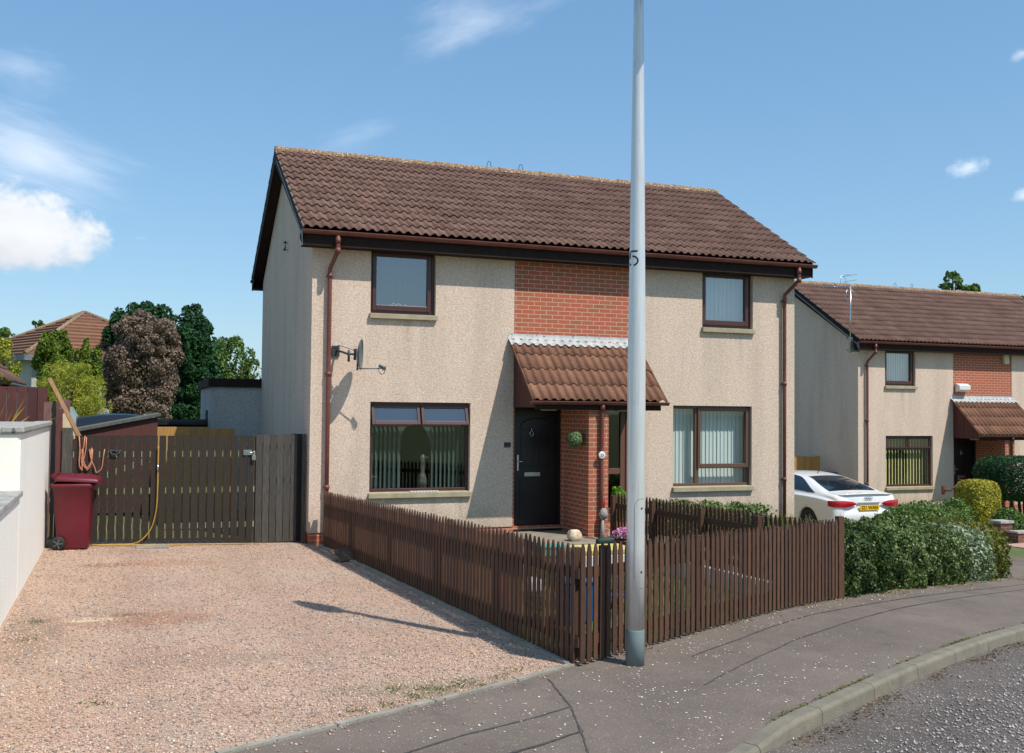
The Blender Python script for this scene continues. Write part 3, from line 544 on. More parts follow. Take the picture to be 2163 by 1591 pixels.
# ------------------------------------------------------------------ houses
W_, D_ = 9.17, 6.27
YE, ZE, YR, ZR = -0.37, 4.975, D_ / 2, 7.03       # tile plane: eave and ridge
def tile_slope(mb, x0, x1, pe, pr, nc, pitch=0.148, hgt=0.036, seg=8, lip=0.031, rs=1):
    """rolled interlocking tiles from eave point pe=(y,z) up to pr"""
    rr = random.Random(rs); pe, pr = np.array(pe), np.array(pr); d = pr - pe; L = np.linalg.norm(d); d = d / L; nrm = np.array([-d[1], d[0]]); nrm = nrm if nrm[1] > 0 else -nrm
    nr = int(round((x1 - x0) / pitch)); pitch = (x1 - x0) / nr; cols = nr * seg + 1; X = np.linspace(x0, x1, cols); T = (np.arange(cols) % seg) / seg
    H = np.where(T < 0.66, hgt * np.sin(np.pi * np.clip(T / 0.66, 0, 1)) ** 0.85, -0.004)
    for i in range(nc):
        s0, s1 = L * i / nc, L * (i + 1) / nc; jit = [rr.uniform(-0.004, 0.004) for _ in range(nr + 1)]; rn = [rr.random() for _ in range(nr + 2)]; off = rr.choice([0, 1])
        rows = []
        for s_, e in ((s0 + 0.07, lip - 0.020), (s0, lip - 0.013), (s0, lip), (s1 + 0.05 * (i < nc - 1), 0.001)):
            row = []
            for j in range(cols):
                k = (j // seg + off) // 2; w = H[j] + (e if e > 0 else e) + jit[k]; p = pe + d * s_ + nrm * w; row.append((X[j], p[0], p[1]))
            rows.append(row)
        mb.grid(rows, rnd=lambda a, b: rn[(b // seg + off) // 2], smooth=True)
    return d, nrm

def half_gutter(mb, x0, x1, y, z, r=0.058, mat=0):
    n = 10; A = []
    for x in (x0, x1): A.append([(x, y + r * math.cos(math.pi + math.pi * k / n), z + r * math.sin(math.pi + math.pi * k / n)) for k in range(n + 1)])
    mb.grid(A, mat=mat, smooth=True); B = [[(x, y + (r - .006) * math.cos(math.pi + math.pi * k / n), z + (r - .006) * math.sin(math.pi + math.pi * k / n)) for k in range(n + 1)] for x in (x0, x1)]; mb.grid(B, mat=mat, smooth=True)
    for e in (0, 1): mb.add(A[e], [tuple(range(n + 1))], mat)
    mb.beam((x0, y - r, z), (x1, y - r, z), 0.008, 0.012, mat=mat)

def wall_with_openings(mb, x0, x1, z0, z1, ops, y=0.0, depth=0.24, mat=0, skip=()):
    xs = sorted({x0, x1, *[a for o in ops for a in o[:2]]}); zs = sorted({z0, z1, *[a for o in ops for a in o[2:4]]})
    for a, b in zip(xs[:-1], xs[1:]):
        for c, d in zip(zs[:-1], zs[1:]):
            mx, mz = (a + b) / 2, (c + d) / 2
            if any(o[0] < mx < o[1] and o[2] < mz < o[3] for o in ops): continue
            mb.add([(a, y, c), (b, y, c), (b, y, d), (a, y, d)], [(0, 1, 2, 3)], mat)
            mb.add([(a, y + depth, c), (b, y + depth, c), (b, y + depth, d), (a, y + depth, d)], [(3, 2, 1, 0)], mat)
    for o in ops:
        if o in skip: continue
        a, b, c, d = o[:4]
        mb.add([(a, y, c), (a, y + depth, c), (a, y + depth, d), (a, y, d)], [(0, 1, 2, 3)], mat); mb.add([(b, y, c), (b, y + depth, c), (b, y + depth, d), (b, y, d)], [(3, 2, 1, 0)], mat)
        mb.add([(a, y, d), (b, y, d), (b, y + depth, d), (a, y + depth, d)], [(3, 2, 1, 0)], mat); mb.add([(a, y, c), (b, y, c), (b, y + depth, c), (a, y + depth, c)], [(0, 1, 2, 3)], mat)

def rect_frame(mb, x0, x1, z0, z1, y0, y1, w, mat=0, wt=None, wb=None):
    wt = wt or w; wb = wb or w
    mb.box(x0, x0 + w, y0, y1, z0, z1, mat); mb.box(x1 - w, x1, y0, y1, z0, z1, mat); mb.box(x0 + w, x1 - w, y0, y1, z1 - wt, z1, mat); mb.box(x0 + w, x1 - w, y0, y1, z0, z0 + wb, mat)
def pane(x0, x1, z0, z1, y, parent, mat, name='pane', tilt=0.0):
    mb = MB(); mb.add([(x0, y - tilt, z0), (x1, y - tilt, z0), (x1, y, z1), (x0, y, z1)], [(0, 1, 2, 3)]); return mb.obj(name, mat, parent, fix=False)
def blind(x0, x1, z0, z1, y, parent, mat, pitch=0.089, ang=0.35, width=0.089, seed=1):
    mb = MB(); rr = random.Random(seed); x = x0
    while x < x1:
        a = ang + rr.uniform(-0.08, 0.08); dx, dy = width / 2 * math.cos(a), width / 2 * math.sin(a); cx = x + pitch / 2; n = 4
        mb.grid([[(cx - dx + 2 * dx * k / n, y - dy + 2 * dy * k / n + 0.008 * math.sin(math.pi * k / n), z) for k in range(n + 1)] for z in (z0, z1)], smooth=True, rnd=lambda i, j: rr.random())
        x += pitch
    mb.box(x0, x1, y - 0.02, y + 0.02, z1, z1 + 0.035); return mb.obj('blind', mat, parent, fix=False)
def sill(x0, x1, z, parent):
    mb = MB(); mb.prism([(x0, 0.10, z), (x0, -0.065, z - 0.012), (x0, -0.065, z - 0.095), (x0, 0.10, z - 0.095)], (x1 - x0, 0, 0)); return mb.obj('sill', M_sill, parent, bevel=0.006)

def build_house(name, label, org, variant):
    root = thing(name, label, 'house', org)
    y0 = 0.0
    UP1 = (0.95, 2.05, 3.72, 4.86); UP2 = (W_ - 2.02, W_ - 0.93, 3.72, 4.86); LO1 = (0.97, 2.68, 0.80, 2.28); LO2 = (6.55, 8.22, 0.80, 2.28)
    DR1 = (3.48, 4.36, 0.10, 2.24); DR2 = (W_ - 4.36, W_ - 3.48, 0.10, 2.24); BR = (3.45, 5.72)
    # walls
    mb = MB()
    wall_with_openings(mb, 0.24, BR[0], 0.19, 4.9, [UP1, LO1]); wall_with_openings(mb, BR[1], W_ - 0.24, 0.19, 4.9, [UP2, LO2])
    rise = (ZR - 0.06 - 4.9) ; gz = lambda y: 4.86 + (ZR - 0.16 - 4.86) * (1 - abs(y - D_ / 2) / (D_ / 2))
    for x, fl in ((0.0, 0), (W_, 1)):
        poly = [(x, 0, 0.19), (x, D_, 0.19), (x, D_, 4.86), (x, D_ / 2, gz(D_ / 2)), (x, 0, 4.86)]; mb.prism(poly, (0.24 if fl == 0 else -0.24, 0, 0))
    mb.box(0.24, W_ - 0.24, D_ - 0.24, D_, 0.19, 4.9)
    mb.obj('wall', M_wall, root, fix=False)
    mb = MB(); mb.box(0.02, W_ - 0.02, 0.015, D_ - 0.02, -0.45, 0.19); mb.obj('plinth', M_brick, root)
    # brick panel between the renders, brick around the doors, party fin
    mb = MB(); mb.box(BR[0], BR[1], 0.012, 0.24, 2.25, 4.88)
    mb.box(BR[0], DR1[0], 0.012, 0.24, 0.19, 2.25); mb.box(DR2[1], BR[1], 0.012, 0.24, 0.19, 2.25); mb.box(DR1[1], DR2[0], 0.012, 0.24, 0.06, 2.25); mb.obj('brick_panel', M_brick, root)
    mb = MB(); mb.box(4.405, 4.765, -1.0, 0.012, -0.3, 2.24); mb.obj('brick_pillar', M_brick, root)
    mb = MB(); mb.box(0.3, W_ - 0.3, 3.2, 3.25, 0.2, 4.8); mb.box(0.3, W_ - 0.3, 0.25, 3.2, 2.42, 2.62); mb.box(0.3, W_ - 0.3, 0.25, 3.2, 0.2, 0.25); mb.box(0.3, W_ - 0.3, 0.25, 3.2, 4.86, 4.9); mb.box(4.5, 4.6, 0.25, 3.2, 0.25, 4.8); mb.obj('interior', M_dark, root)
    # roof
    mb = MB(); x0, x1 = -0.21, W_ + 0.21
    dd, nn = tile_slope(mb, x0, x1, (YE, ZE), (YR - 0.06, ZR - 0.035), 12, rs=5 + variant)
    mb.add([(x0, YR, ZR), (x1, YR, ZR), (x1, D_ - YE, ZE), (x0, D_ - YE, ZE)], [(0, 1, 2, 3)]);
    nb = 12  # back courses read at the verge as small steps
    for i in range(nb):
        a, b = i / nb, (i + 1) / nb; ya, za = D_ - YE + (YR - D_ + YE) * a, ZE + (ZR - ZE) * a; yb, zb = D_ - YE + (YR - D_ + YE) * b, ZE + (ZR - ZE) * b
        mb.prism([(x0, ya, za), (x0, yb, zb), (x0, yb, zb + 0.012), (x0, ya, za + 0.045)], (x1 - x0, 0, 0), rnd=0.4)
    rf = mb.obj('roof', M_tile, root, fix=False)
    mb = MB(); mb.add([(x0 + .02, YE + .06, ZE - .02), (x1 - .02, YE + .06, ZE - .02), (x1 - .02, YR, ZR - .05), (x0 + .02, YR, ZR - .05)], [(3, 2, 1, 0)]); mb.add([(x0 + .02, D_ - YE - .06, ZE - .02), (x1 - .02, D_ - YE - .06, ZE - .02), (x1 - .02, YR, ZR - .05), (x0 + .02, YR, ZR - .05)], [(0, 1, 2, 3)]); mb.obj('roof_underlay', M_fascia, root)
    # ridge tiles
    mb = MB(); x = x0; rr = random.Random(3 + variant)
    while x < x1 - 0.05:
        xe = min(x + 0.447, x1); j = rr.uniform(-0.006, 0.006); A = []
        for xx, r in ((x, 0.122), (xe - 0.004, 0.112)): A.append([(xx, YR + r * math.cos(math.pi * k / 8), ZR - 0.045 + j + r * 0.92 * math.sin(math.pi * k / 8)) for k in range(9)])
        mb.grid(A, smooth=True); mb.add(A[0], [tuple(range(9))]); mb.add(A[1], [tuple(range(9))]); x = xe
    mb.obj('ridge_tiles', M_ridge, rf)
    for hx in (4.06, 4.75):
        mb = MB(); mb.tube([(hx + 0.045 * math.cos(a), YR, ZR + 0.05 + 0.13 * math.sin(a)) for a in np.linspace(0, math.pi, 10)], 0.006, 6); mb.obj('ridge_hoop', M_dishd, rf)
    mb = MB(); dv = np.array([YR - YE, ZR - ZE]); dv = dv / 12      # pale cut ends of the verge tiles
    for i in range(12):
        a_ = (YE + dv[0] * i, ZE + dv[1] * i + .012); b_ = (YE + dv[0] * (i + .75), ZE + dv[1] * (i + .75) + .002)
        mb.prism([(x0 - .012, a_[0], a_[1]), (x0 - .012, b_[0], b_[1]), (x0 - .012, b_[0], b_[1] + .012), (x0 - .012, a_[0], a_[1] + .034)], (.03, 0, 0))
    mb.obj('verge_tiles', simple('pale_tile_ends', h(150, 134, 118), h(110, 90, 80), 6, .95) if 'pale_tile_ends' not in MATS else MATS['pale_tile_ends'], rf)
    # fascia, soffit, bargeboards
    mb = MB(); mb.box(-0.19, W_ + 0.17, -0.285, -0.265, 4.725, 4.93); mb.obj('fascia', M_fascia, root); mb = MB(); mb.box(-0.19, W_ + 0.17, D_ + 0.265, D_ + 0.285, 4.725, 4.93); mb.obj('fascia', M_fascia, root)
    mb = MB(); mb.box(-0.19, W_ + 0.17, -0.265, 0.0, 4.727, 4.745); mb.obj('soffit', M_fascia, root); mb = MB(); mb.box(-0.19, W_ + 0.17, D_, D_ + 0.265, 4.727, 4.745); mb.obj('soffit', M_fascia, root)
    for x, xi in ((-0.205, 0.0), (W_ + 0.205, W_)):
        sg = 1 if x < 0 else -1; mb = MB(); tx = 0.022 * sg
        zt = lambda y: ZE - 0.005 + (ZR - ZE) * (y - YE) / (YR - YE)
        for a, b in ((YE + 0.08, YR), (D_ - YE - 0.08, YR)):
            za = zt(YE + 0.08); zb = zt(YR); mb.prism([(x, a, za - 0.01), (x, b, zb - 0.01), (x, b, zb - 0.26), (x, a, za - 0.21)], (tx, 0, 0))
            mb.prism([(x + tx, a, za - 0.20), (x + tx, b, zb - 0.25), (x + tx, b, zb - 0.235), (x + tx, a, za - 0.185)], (xi - x - tx, 0, 0))
        # boxed eave ends
        mb.prism([(x, -0.29, 4.715), (x, -0.29, 4.93), (x, 0.02, 4.95), (x, 0.02, 4.86)], (tx, 0, 0)); mb.prism([(x, D_ + .29, 4.715), (x, D_ + .29, 4.93), (x, D_ - 0.02, 4.95), (x, D_ - .02, 4.86)], (tx, 0, 0))
        mb.obj('bargeboard', M_fascia, root)
        if x < 0:
            mb = MB(); a, b = YE + 0.10, YR - 0.25; mb.prism([(x - 0.006, -0.30, 4.712), (x - 0.006, -0.30, 4.90), (x - 0.006, -0.24, 4.935), (x - 0.006, -0.195, 4.83)], (0.004, 0, 0)); mb.prism([(x - 0.006, a + .03, zt(a) - 0.135), (x - 0.006, b, zt(b) - 0.105), (x - 0.006, b, zt(b) - 0.14), (x - 0.006, a + .03, zt(a) - 0.185)], (0.004, 0, 0)); mb.obj('barge_trim', M_barge, root)
    # gutters and downpipes
    mb = MB(); half_gutter(mb, -0.23, W_ + 0.24, -0.338, 4.950); mb.obj('gutter', M_gutter, root)
    mb = MB(); half_gutter(mb, -0.23, W_ + 0.24, D_ + 0.338, 4.950); mb.obj('gutter', M_gutter, root)
    for px, sx in ((0.27, 1), (W_ - 0.27, 1)):
        off = 0.07 if px < 2 else 0.13; mb = MB(); mb.tube([(px + off, -0.335, 4.93), (px + off, -0.335, 4.66), (px + off * .6, -0.21, 4.54), (px, -0.075, 4.40), (px, -0.065, 4.3), (px, -0.065, 2.5), (px, -0.065, -0.3)], 0.035, 12)
        for z in (4.86, 4.70): mb.tube([(px + off, -0.335, z), (px + off, -0.335, z - 0.09)], 0.043, 12)
        for z in (4.32, 2.75, 0.95): mb.tube([(px, -0.065, z), (px, -0.065, z - 0.07)], 0.042, 12); mb.box(px - 0.05, px + 0.05, -0.06, 0.0, z - 0.05, z - 0.03)
        mb.obj('downpipe', M_gutter, root)
    # ---- windows
    fy0, fy1 = 0.085, 0.15
    def upper(op, leftrev, kind):
        a, b, c, d = op; mb = MB(); rect_frame(mb, a + .002, b - .002, c + .01, d - .0, fy0, fy1, 0.05, wt=0.11, wb=0.055); f = mb.obj('window', M_frame, root, bevel=0.004)
        mb = MB(); rect_frame(mb, a + 0.045, b - 0.065, c + 0.06, d - 0.13, fy0 - 0.028, fy1 - 0.015, 0.062, wt=0.06, wb=0.09); mb.obj('sash', M_frame, f, bevel=0.006)
        pane(a + 0.10, b - 0.12, c + 0.14, d - 0.185, fy0 + 0.02, f, M_glassup)
        blind(a + 0.06, b - 0.06, c + 0.06, d - 0.12, fy1 + 0.10, f, M_blindg if (variant == 0 and a < 4) else M_blind, ang=0.15, width=0.095, seed=2 + int(a)); sill(a - 0.02, b + 0.02, c + 0.012, f); return f
    w1 = upper(UP1, True, 0)
    if variant == 0:
        for cx in (1.37, 1.46, 1.575):
            mb = MB(); r = .034 if cx < 1.5 else .022; mb.tube([(cx + r * math.cos(t_), 0.165, 3.875 + r * math.sin(t_)) for t_ in np.linspace(-.3, math.pi + .3, 12)], 0.005, 6); mb.box(cx - .004, cx + .004, .16, .17, 3.78, 3.85); mb.obj('ornament', M_whitep, w1)
    upper(UP2, False, 0)
    a, b, c, d = LO1
    mb = MB(); rect_frame(mb, a + .002, b - .002, c + .012, d - .002, fy0, fy1, 0.05, wt=0.055, wb=0.05); ztr = 1.93; mb.box(a + .05, b - .05, fy0, fy1, ztr - 0.045, ztr + 0.02); mx = (a + b) / 2 + 0.0
    if variant == 0: mb.box(mx - 0.03, mx + 0.03, fy0, fy1, ztr + .02, d - .057)
    else: mb.box(mx - 0.03, mx + 0.03, fy0, fy1, ztr + .02, d - .057)
    f = mb.obj('window', M_frame, root, bevel=0.004); pane(a + .05, b - .05, c + .06, ztr - .045, fy0 + .03, f, M_glass)
    for q0, q1 in ((a + 0.03, mx - 0.012), (mx + 0.012, b - 0.03)):
        tl = 0.10 if variant == 0 else 0.0; zb, zt_ = ztr - 0.015, d - 0.05; mb = MB()
        def sk(x_, z_, yo): k = (zt_ - z_) / (zt_ - zb); return (x_, fy0 - 0.02 - tl * k + yo, z_)
        for (xa, xb, za, zc) in ((q0, q0 + .05, zb, zt_), (q1 - .05, q1, zb, zt_), (q0 + .05, q1 - .05, zt_ - .045, zt_), (q0 + .05, q1 - .05, zb, zb + .06)):
            vs = [sk(xa, za, 0), sk(xb, za, 0), sk(xb, za, .045), sk(xa, za, .045), sk(xa, zc, 0), sk(xb, zc, 0), sk(xb, zc, .045), sk(xa, zc, .045)]
            mb.add(vs, [(0, 3, 2, 1), (4, 5, 6, 7), (0, 1, 5, 4), (1, 2, 6, 5), (2, 3, 7, 6), (3, 0, 4, 7)])
        mb.obj('fanlight', M_frame, f, bevel=0.004)
        mb = MB(); mb.add([sk(q0 + .05, zb + .06, .02), sk(q1 - .05, zb + .06, .02), sk(q1 - .05, zt_ - .045, .02), sk(q0 + .05, zt_ - .045, .02)], [(0, 1, 2, 3)]); mb.obj('pane', M_glassup, f, fix=False)
        if variant == 0:
            mb = MB(); mb.box(q0 + .05, q1 - .05, .24, .245, ztr, d - .08); mb.obj('blind', M_blindg, f)
    if variant == 0:
        blind(a + .06, 1.50, c + .06, ztr - .03, .24, f, M_blindg, pitch=.075, ang=0.75, seed=3); blind(2.06, b - .05, c + .06, ztr - .03, .24, f, M_blindg, pitch=.075, ang=0.75, seed=4)
        for sg, xc in ((1, 1.50), (-1, 2.06)):     # swagged top of the curtain
            mb = MB()
            poly = [(xc, .232, 1.88)] + [(xc + sg * .15 * (1 - t_), .232, 1.88 - .30 * t_ ** 1.6) for t_ in np.linspace(0, 1, 8)]; mb.prism(poly, (0, .004, 0)); mb.obj('curtain', M_blindg, f)
        mb = MB(); mb.lathe([(.001, 0), (.075, .005), (.085, .12), (.06, .22), (.035, .27), (.045, .36), (.04, .44), (.05, .50), (.038, .56), (.001, .585)], (1.94, .30, .84), 16); mb.lathe([(.001, 0), (.018, .01), (.001, .07)], (1.975, .25, 1.36), 8, axis='X'); mb.obj('figurine', simple('figurine_glaze', h(96, 92, 80), h(60, 66, 60), 14, .5), f)
        mb = MB(); mb.box(1.64, 2.13, -.03, .02, .806, .822)
        for k in range(9): mb.box(1.65 + k * .054, 1.68 + k * .054, -.045, -.03, .808, .83)
        mb.obj('sill_ornament', M_whitep, f)
    else: blind(a + .06, b - .06, c + .06, d - .06, .24, f, M_blindy, pitch=.11, ang=0.5, width=.085, seed=9)
    sill(a - .02, b + .02, c + .012, f)
    a, b, c, d = LO2; fm = M_frame2 if variant == 0 else M_frame
    mb = MB(); rect_frame(mb, a + .002, b - .002, c + .012, d - .002, fy0, fy1, 0.05, wt=0.055, wb=0.05); mb.box(7.05, 7.135, fy0, fy1, c + .06, d - .055); mb.box(7.135, b - .05, fy0, fy1, 1.13, 1.18)
    f = mb.obj('window', fm, root, bevel=0.004)
    mb = MB(); rect_frame(mb, 7.10, b - .03, 1.14, d - .035, fy0 - .03, fy1 - .02, .06, wt=.06, wb=.075); mb.obj('sash', fm, f, bevel=.005)
    pane(a + .05, 7.05, c + .06, d - .055, fy0 + .03, f, M_glass); pane(7.16, b - .09, 1.21, d - .095, fy0 + .01, f, M_glass); pane(7.135, b - .05, c + .06, 1.13, fy0 + .03, f, M_glass)
    blind(a + .05, b - .06, c + .05, d - .07, .27, f, M_blind, pitch=.08, ang=0.15, seed=6); sill(a - .02, b + .02, c + .012, f)
    # ---- doors
    a, b, c, d = DR1
    mb = MB(); rect_frame(mb, a, b, c, d, .06, .15, .05, wt=.06, wb=.04); mb.box(a + .05, b - .05, .10, .14, c + .04, d - .06)
    cx = (a + b) / 2
    rect_frame(mb, a + .14, b - .14, .28, 1.0, .09, .10, .02); rect_frame(mb, a + .14, cx - .04, 1.2, 1.85, .09, .10, .02); rect_frame(mb, cx + .04, b - .14, 1.2, 1.85, .09, .10, .02)
    mb.tube([(cx + .3 * math.cos(t_), .095, 1.87 + .16 * math.sin(t_)) for t_ in np.linspace(0, math.pi, 12)], .01, 6); mb.box(a, b, -.02, .06, c - .0, c + .035)
    dr = mb.obj('door', M_blackdoor, root, bevel=.004); dr['label'] = 'black panelled front door with silver letterbox'
    mb = MB(); mb.box(a + .075, a + .105, .075, .10, 1.13, 1.40); mb.tube([(a + .09, .08, 1.29), (a + .09, .04, 1.29), (a + .21, .035, 1.285)], .011, 8); mb.obj('handle', M_chrome, dr)
    mb = MB(); mb.box(3.70, 3.99, .086, .10, 1.03, 1.10); mb.box(3.735, 3.955, .078, .088, 1.045, 1.085); mb.obj('letterbox', M_chrome, dr, bevel=.003)
    mb = MB(); mb.tube([(3.82 + .032 * math.cos(t_), .075, 1.765 + .045 * math.sin(t_)) for t_ in np.linspace(0, 6.28, 18)], .007, 6, caps=False); mb.tube([(3.82, .09, 1.80), (3.82, .07, 1.86)], .012, 8); mb.obj('knocker', M_chrome, dr)
    a, b, c, d = DR2; mt = M_wooddoor
    mb = MB(); rect_frame(mb, a, b, c - .06, d, .06, .15, .06); mb.box(a + .06, a + .14, .08, .14, c - .02, d - .06); mb.box(a + .32, a + .42, .08, .14, c - .02, d - .06); mb.box(b - .16, b - .06, .08, .14, c - .02, d - .06); mb.box(a + .14, b - .16, .085, .135, c - .02, .45)
    mb.box(a + .42, b - .16, .09, .13, 1.05, 1.15)
    dr = mb.obj('door', mt, root, bevel=.003); dr['label'] = 'brown wooden front door with glazed panels'
    pane(a + .14, a + .32, .45, d - .06, .115, dr, M_glass); pane(a + .42, b - .16, .45, d - .06, .115, dr, M_glass)
    mb = MB(); mb.tube([(a + .38, .07, 1.25), (a + .38, .03, 1.25), (a + .48, .03, 1.25)], .011, 8); mb.obj('handle', M_chrome, dr)
    # ---- porch canopy
    mb = MB(); tile_slope(mb, 3.37, 5.80, (-1.12, 2.325), (-0.02, 3.36), 4, pitch=.152, hgt=.04, lip=.022, rs=11 + variant)
    for xx in (3.36, 5.79): mb.prism([(xx, -1.11, 2.30), (xx, -.02, 3.33), (xx, -.02, 3.385), (xx, -1.11, 2.355)], (.022, 0, 0), rnd=.1)
    pr = mb.obj('porch_roof', M_tilep, root, fix=False)
    mb = MB(); n = 192; A = []
    for j in range(n + 1):
        x = 3.34 + (5.83 - 3.34) * j / n; q_ = ((x - 3.37) / ((5.80 - 3.37) / 16)) % 1; wv = .034 * (math.sin(math.pi * q_ / .66) ** .85 if q_ < .66 else 0) + .027 ; A.append([(x, -.004, 3.475), (x, -.008, 3.375), (x, -.035, 3.365 + .01), (x, -.10, 3.318 + wv * .7), (x, -.165 - .01 * math.sin(x * 9), 3.262 + wv), (x, -.170 - .01 * math.sin(x * 9), 3.248 + wv)])
    mb.grid(A, smooth=True); mb.obj('flashing', M_lead, pr)
    for xx in (3.45, 5.70):
        mb = MB(); nb = 11
        for k in range(nb):
            ya, yb = -1.0 * k / nb, -1.0 * (k + 1) / nb + .006; zt2 = lambda y: 2.24 + 1.055 * (1 + y / 1.03) - .0; mb.prism([(xx, ya, 2.215), (xx, yb, 2.215), (xx, yb, max(2.22, 2.275 + (yb + 1.12) * .941 - .03)), (xx, ya, max(2.22, 2.275 + (ya + 1.12) * .941 - .03))], (.02, 0, 0), rnd=random.random())
        mb.obj('cheek_board', M_redwood, pr)
    mb = MB(); mb.box(3.44, 5.73, -1.03, -1.0, 2.18, 2.30); mb.box(3.47, 5.70, -1.0, .01, 2.235, 2.25); mb.obj('porch_ceiling', M_fascia, pr)
    mb = MB(); half_gutter(mb, 3.35, 5.84, -1.085, 2.315, .052); mb.obj('porch_gutter', M_gutter, pr)
    mb = MB(); mb.tube([(4.62, -1.075, 2.29), (4.62, -1.05, 2.15), (4.62, -1.045, 1.0), (4.62, -1.045, -.1)], .033, 12)
    for z in (2.27,): mb.tube([(4.62, -1.075, z), (4.62, -1.065, z - .1)], .04, 12)
    mb.obj('porch_downpipe', M_gutter, pr)
    for lx in (3.98, 5.36):
        mb = MB(); mb.box(lx - .12, lx + .12, -.40, -.20, 2.165, 2.234); mb.obj('porch_light', M_creamp, pr, bevel=.02)
    return root

def house_extras():
    h1 = build_house('semi_detached_house', 'nearest beige roughcast semi-detached house behind the picket fences, brown tiled roof and brick centre panel', (0, 0, 0), 0)
    # wall bracket on the gable, small vents
    mb = MB(); mb.tube([(-.01, 2.78, 5.22), (-.06, 2.78, 5.22), (-.06, 2.62, 5.22), (-.06, 2.62, 5.10), (-.06, 2.80, 5.09), (-.01, 2.80, 5.09)], .014, 6); mb.obj('wall_bracket', M_dishd, h1)
    # flat roofed rear block
    mb = MB(); mb.box(-1.03, 2.0, 6.28, 9.5, -.2, 2.62); ex = mb.obj('rear_block', M_ext, h1)
    mb = MB(); mb.box(-1.10, 2.05, 6.22, 9.6, 2.60, 2.78); mb.obj('flat_roof', M_fascia, ex)
    mb = MB(); mb.box(-1.045, -1.02, 7.2, 7.7, 1.35, 2.1); mb.obj('window_slot', M_dark, ex)
    mb = MB(); mb.tube([(-.04, 6.33, 2.6), (-.04, 6.33, 0)], .035, 8); mb.obj('downpipe', M_gutter, ex)
    h2 = build_house('semi_detached_house', 'beige roughcast semi-detached house further along at the right, with TV aerial mast and alarm box', (16.777, 7.478, -.745), 1)
    ox, oy, oz = 16.777, 7.478, -.745
    mb = MB(); mb.prism([(5.12 + .42, -1.75, 0), ] * 0 or [(3.44, -.10, 3.60), (3.44, -.19, 3.64), (3.44, -.19, 3.77), (3.44, -.06, 3.83), (3.44, -.0, 3.83), (3.44, -.0, 3.58)], (0.42, 0, 0)); o = mb.obj('alarm_box', M_whitep, None, (0, 0, 0), bevel=.012); o.location = (ox + .08, oy + .005, oz); tag(o, 'white wedge-shaped burglar alarm box on the brick panel of the right-hand house', 'alarm box')
    mb = MB(); mb.box(-.10, .10, -.10, 0, -.15, .15); o = mb.obj('wall_lamp', M_creamp, None, bevel=.02); o.location = (ox + 5.45, oy + .005, oz + 4.60); tag(o, 'upright cream wall box high on the shaded brick of the right-hand house', 'wall box')
    # aerial on its mast
    th = thing('tv_aerial', 'television aerial on a tall mast fixed to the gable end of the right-hand house', 'aerial', (16.45, 7.40, 3.9))
    mb = MB(); mb.tube([(0, 0, -.02), (0, 0, 1.93)], .021, 8); mb.obj('mast', M_chrome, th)
    mb = MB(); mb.box(.0, .33, .02, .04, .02, .40); mb.box(-.09, .05, -.03, .05, .05, .08); mb.box(-.09, .05, -.03, .05, .38, .42); mb.obj('bracket', M_dish, th)
    mb = MB(); mb.tube([(.05, 0, 1.85), (-.88, .1, 1.83)], .012, 6)
    for k in range(11): x = -.10 - k * .075; mb.tube([(x, -.16 + k * .004, 1.84), (x, .18, 1.84)], .005, 5)
    for z in (1.62, 2.02, 2.18): mb.tube([(-.02 - (2.2 - z) * .1, -.3, z), (-.02 - (2.2 - z) * .1, .3, z)], .006, 5)
    mb.tube([(-.02, -.3, 1.6), (-.06, .0, 1.85), (.0, .3, 2.2)], .005, 5); mb.tube([(-.1, .0, 1.83), (-.22, 0, 1.42)], .01, 5); mb.tube([(-.5, -.2, 2.12), (.05, .1, 2.22)], .006, 5); mb.tube([(-.5, -.2, 2.12), (-.5, -.2, 1.9)], .005, 5)
    mb.obj('antenna', M_chrome, th)
    # hand rail and trellis by that door
    mb = MB(); mb.tube([(19.36, 6.95, -.02), (19.40, 6.75, -.02), (19.85, 6.75, .28), (19.88, 6.95, .30)], .022, 8); mb.box(19.32, 19.42, 6.93, 7.0, -.14, .1); tag(mb.obj('handrail', M_gutter, None, (19.4, 7, -.2)), 'brown sloping handrail beside the door of the right-hand house', 'handrail')
    mb = MB()
    xx = ox + 4.405 - .02
    for k in range(-6, 8):
        for sg in (1, -1):
            pts = []
            for q in (0, 1):
                pass
            y0_, z0_ = k * .16, 0.0; p, q = (xx, oy - .95 + y0_, .25), (xx, oy - .95 + y0_ + sg * 1.1, .25 + 1.1)
            a = np.array(p); b = np.array(q); lo, hi = oy - .92, oy - .30
            ts = [t_ for t_ in np.linspace(0, 1, 60) if lo <= (a + (b - a) * t_)[1] <= hi and .25 <= (a + (b - a) * t_)[2] <= 1.30]
            if len(ts) > 2: mb.beam(tuple(a + (b - a) * ts[0]), tuple(a + (b - a) * ts[-1]), .012, .02)
    tag(mb.obj('trellis', M_plank, None, (xx, oy - .6, -.6)), 'diamond wooden trellis on the brick pillar by the right-hand door', 'trellis')

# ------------------------------------------------------------------ text
def text_mesh(body, size, mat, name, parent, fn, extrude=0.002):
    c = bpy.data.curves.new(name, 'FONT'); c.body = body; c.size = size; c.offset = size * .02; c.align_x = 'CENTER'; c.align_y = 'CENTER'; c.extrude = extrude
    o = bpy.data.objects.new(name + '_tmp', c); COL.objects.link(o); dg = bpy.context.evaluated_depsgraph_get(); me = bpy.data.meshes.new_from_object(o.evaluated_get(dg)); bpy.data.objects.remove(o)
    for v in me.vertices: v.co = fn(v.co)
    me.materials.clear(); me.materials.append(mat); ob = bpy.data.objects.new(name, me); COL.objects.link(ob); ob.parent = parent; return ob

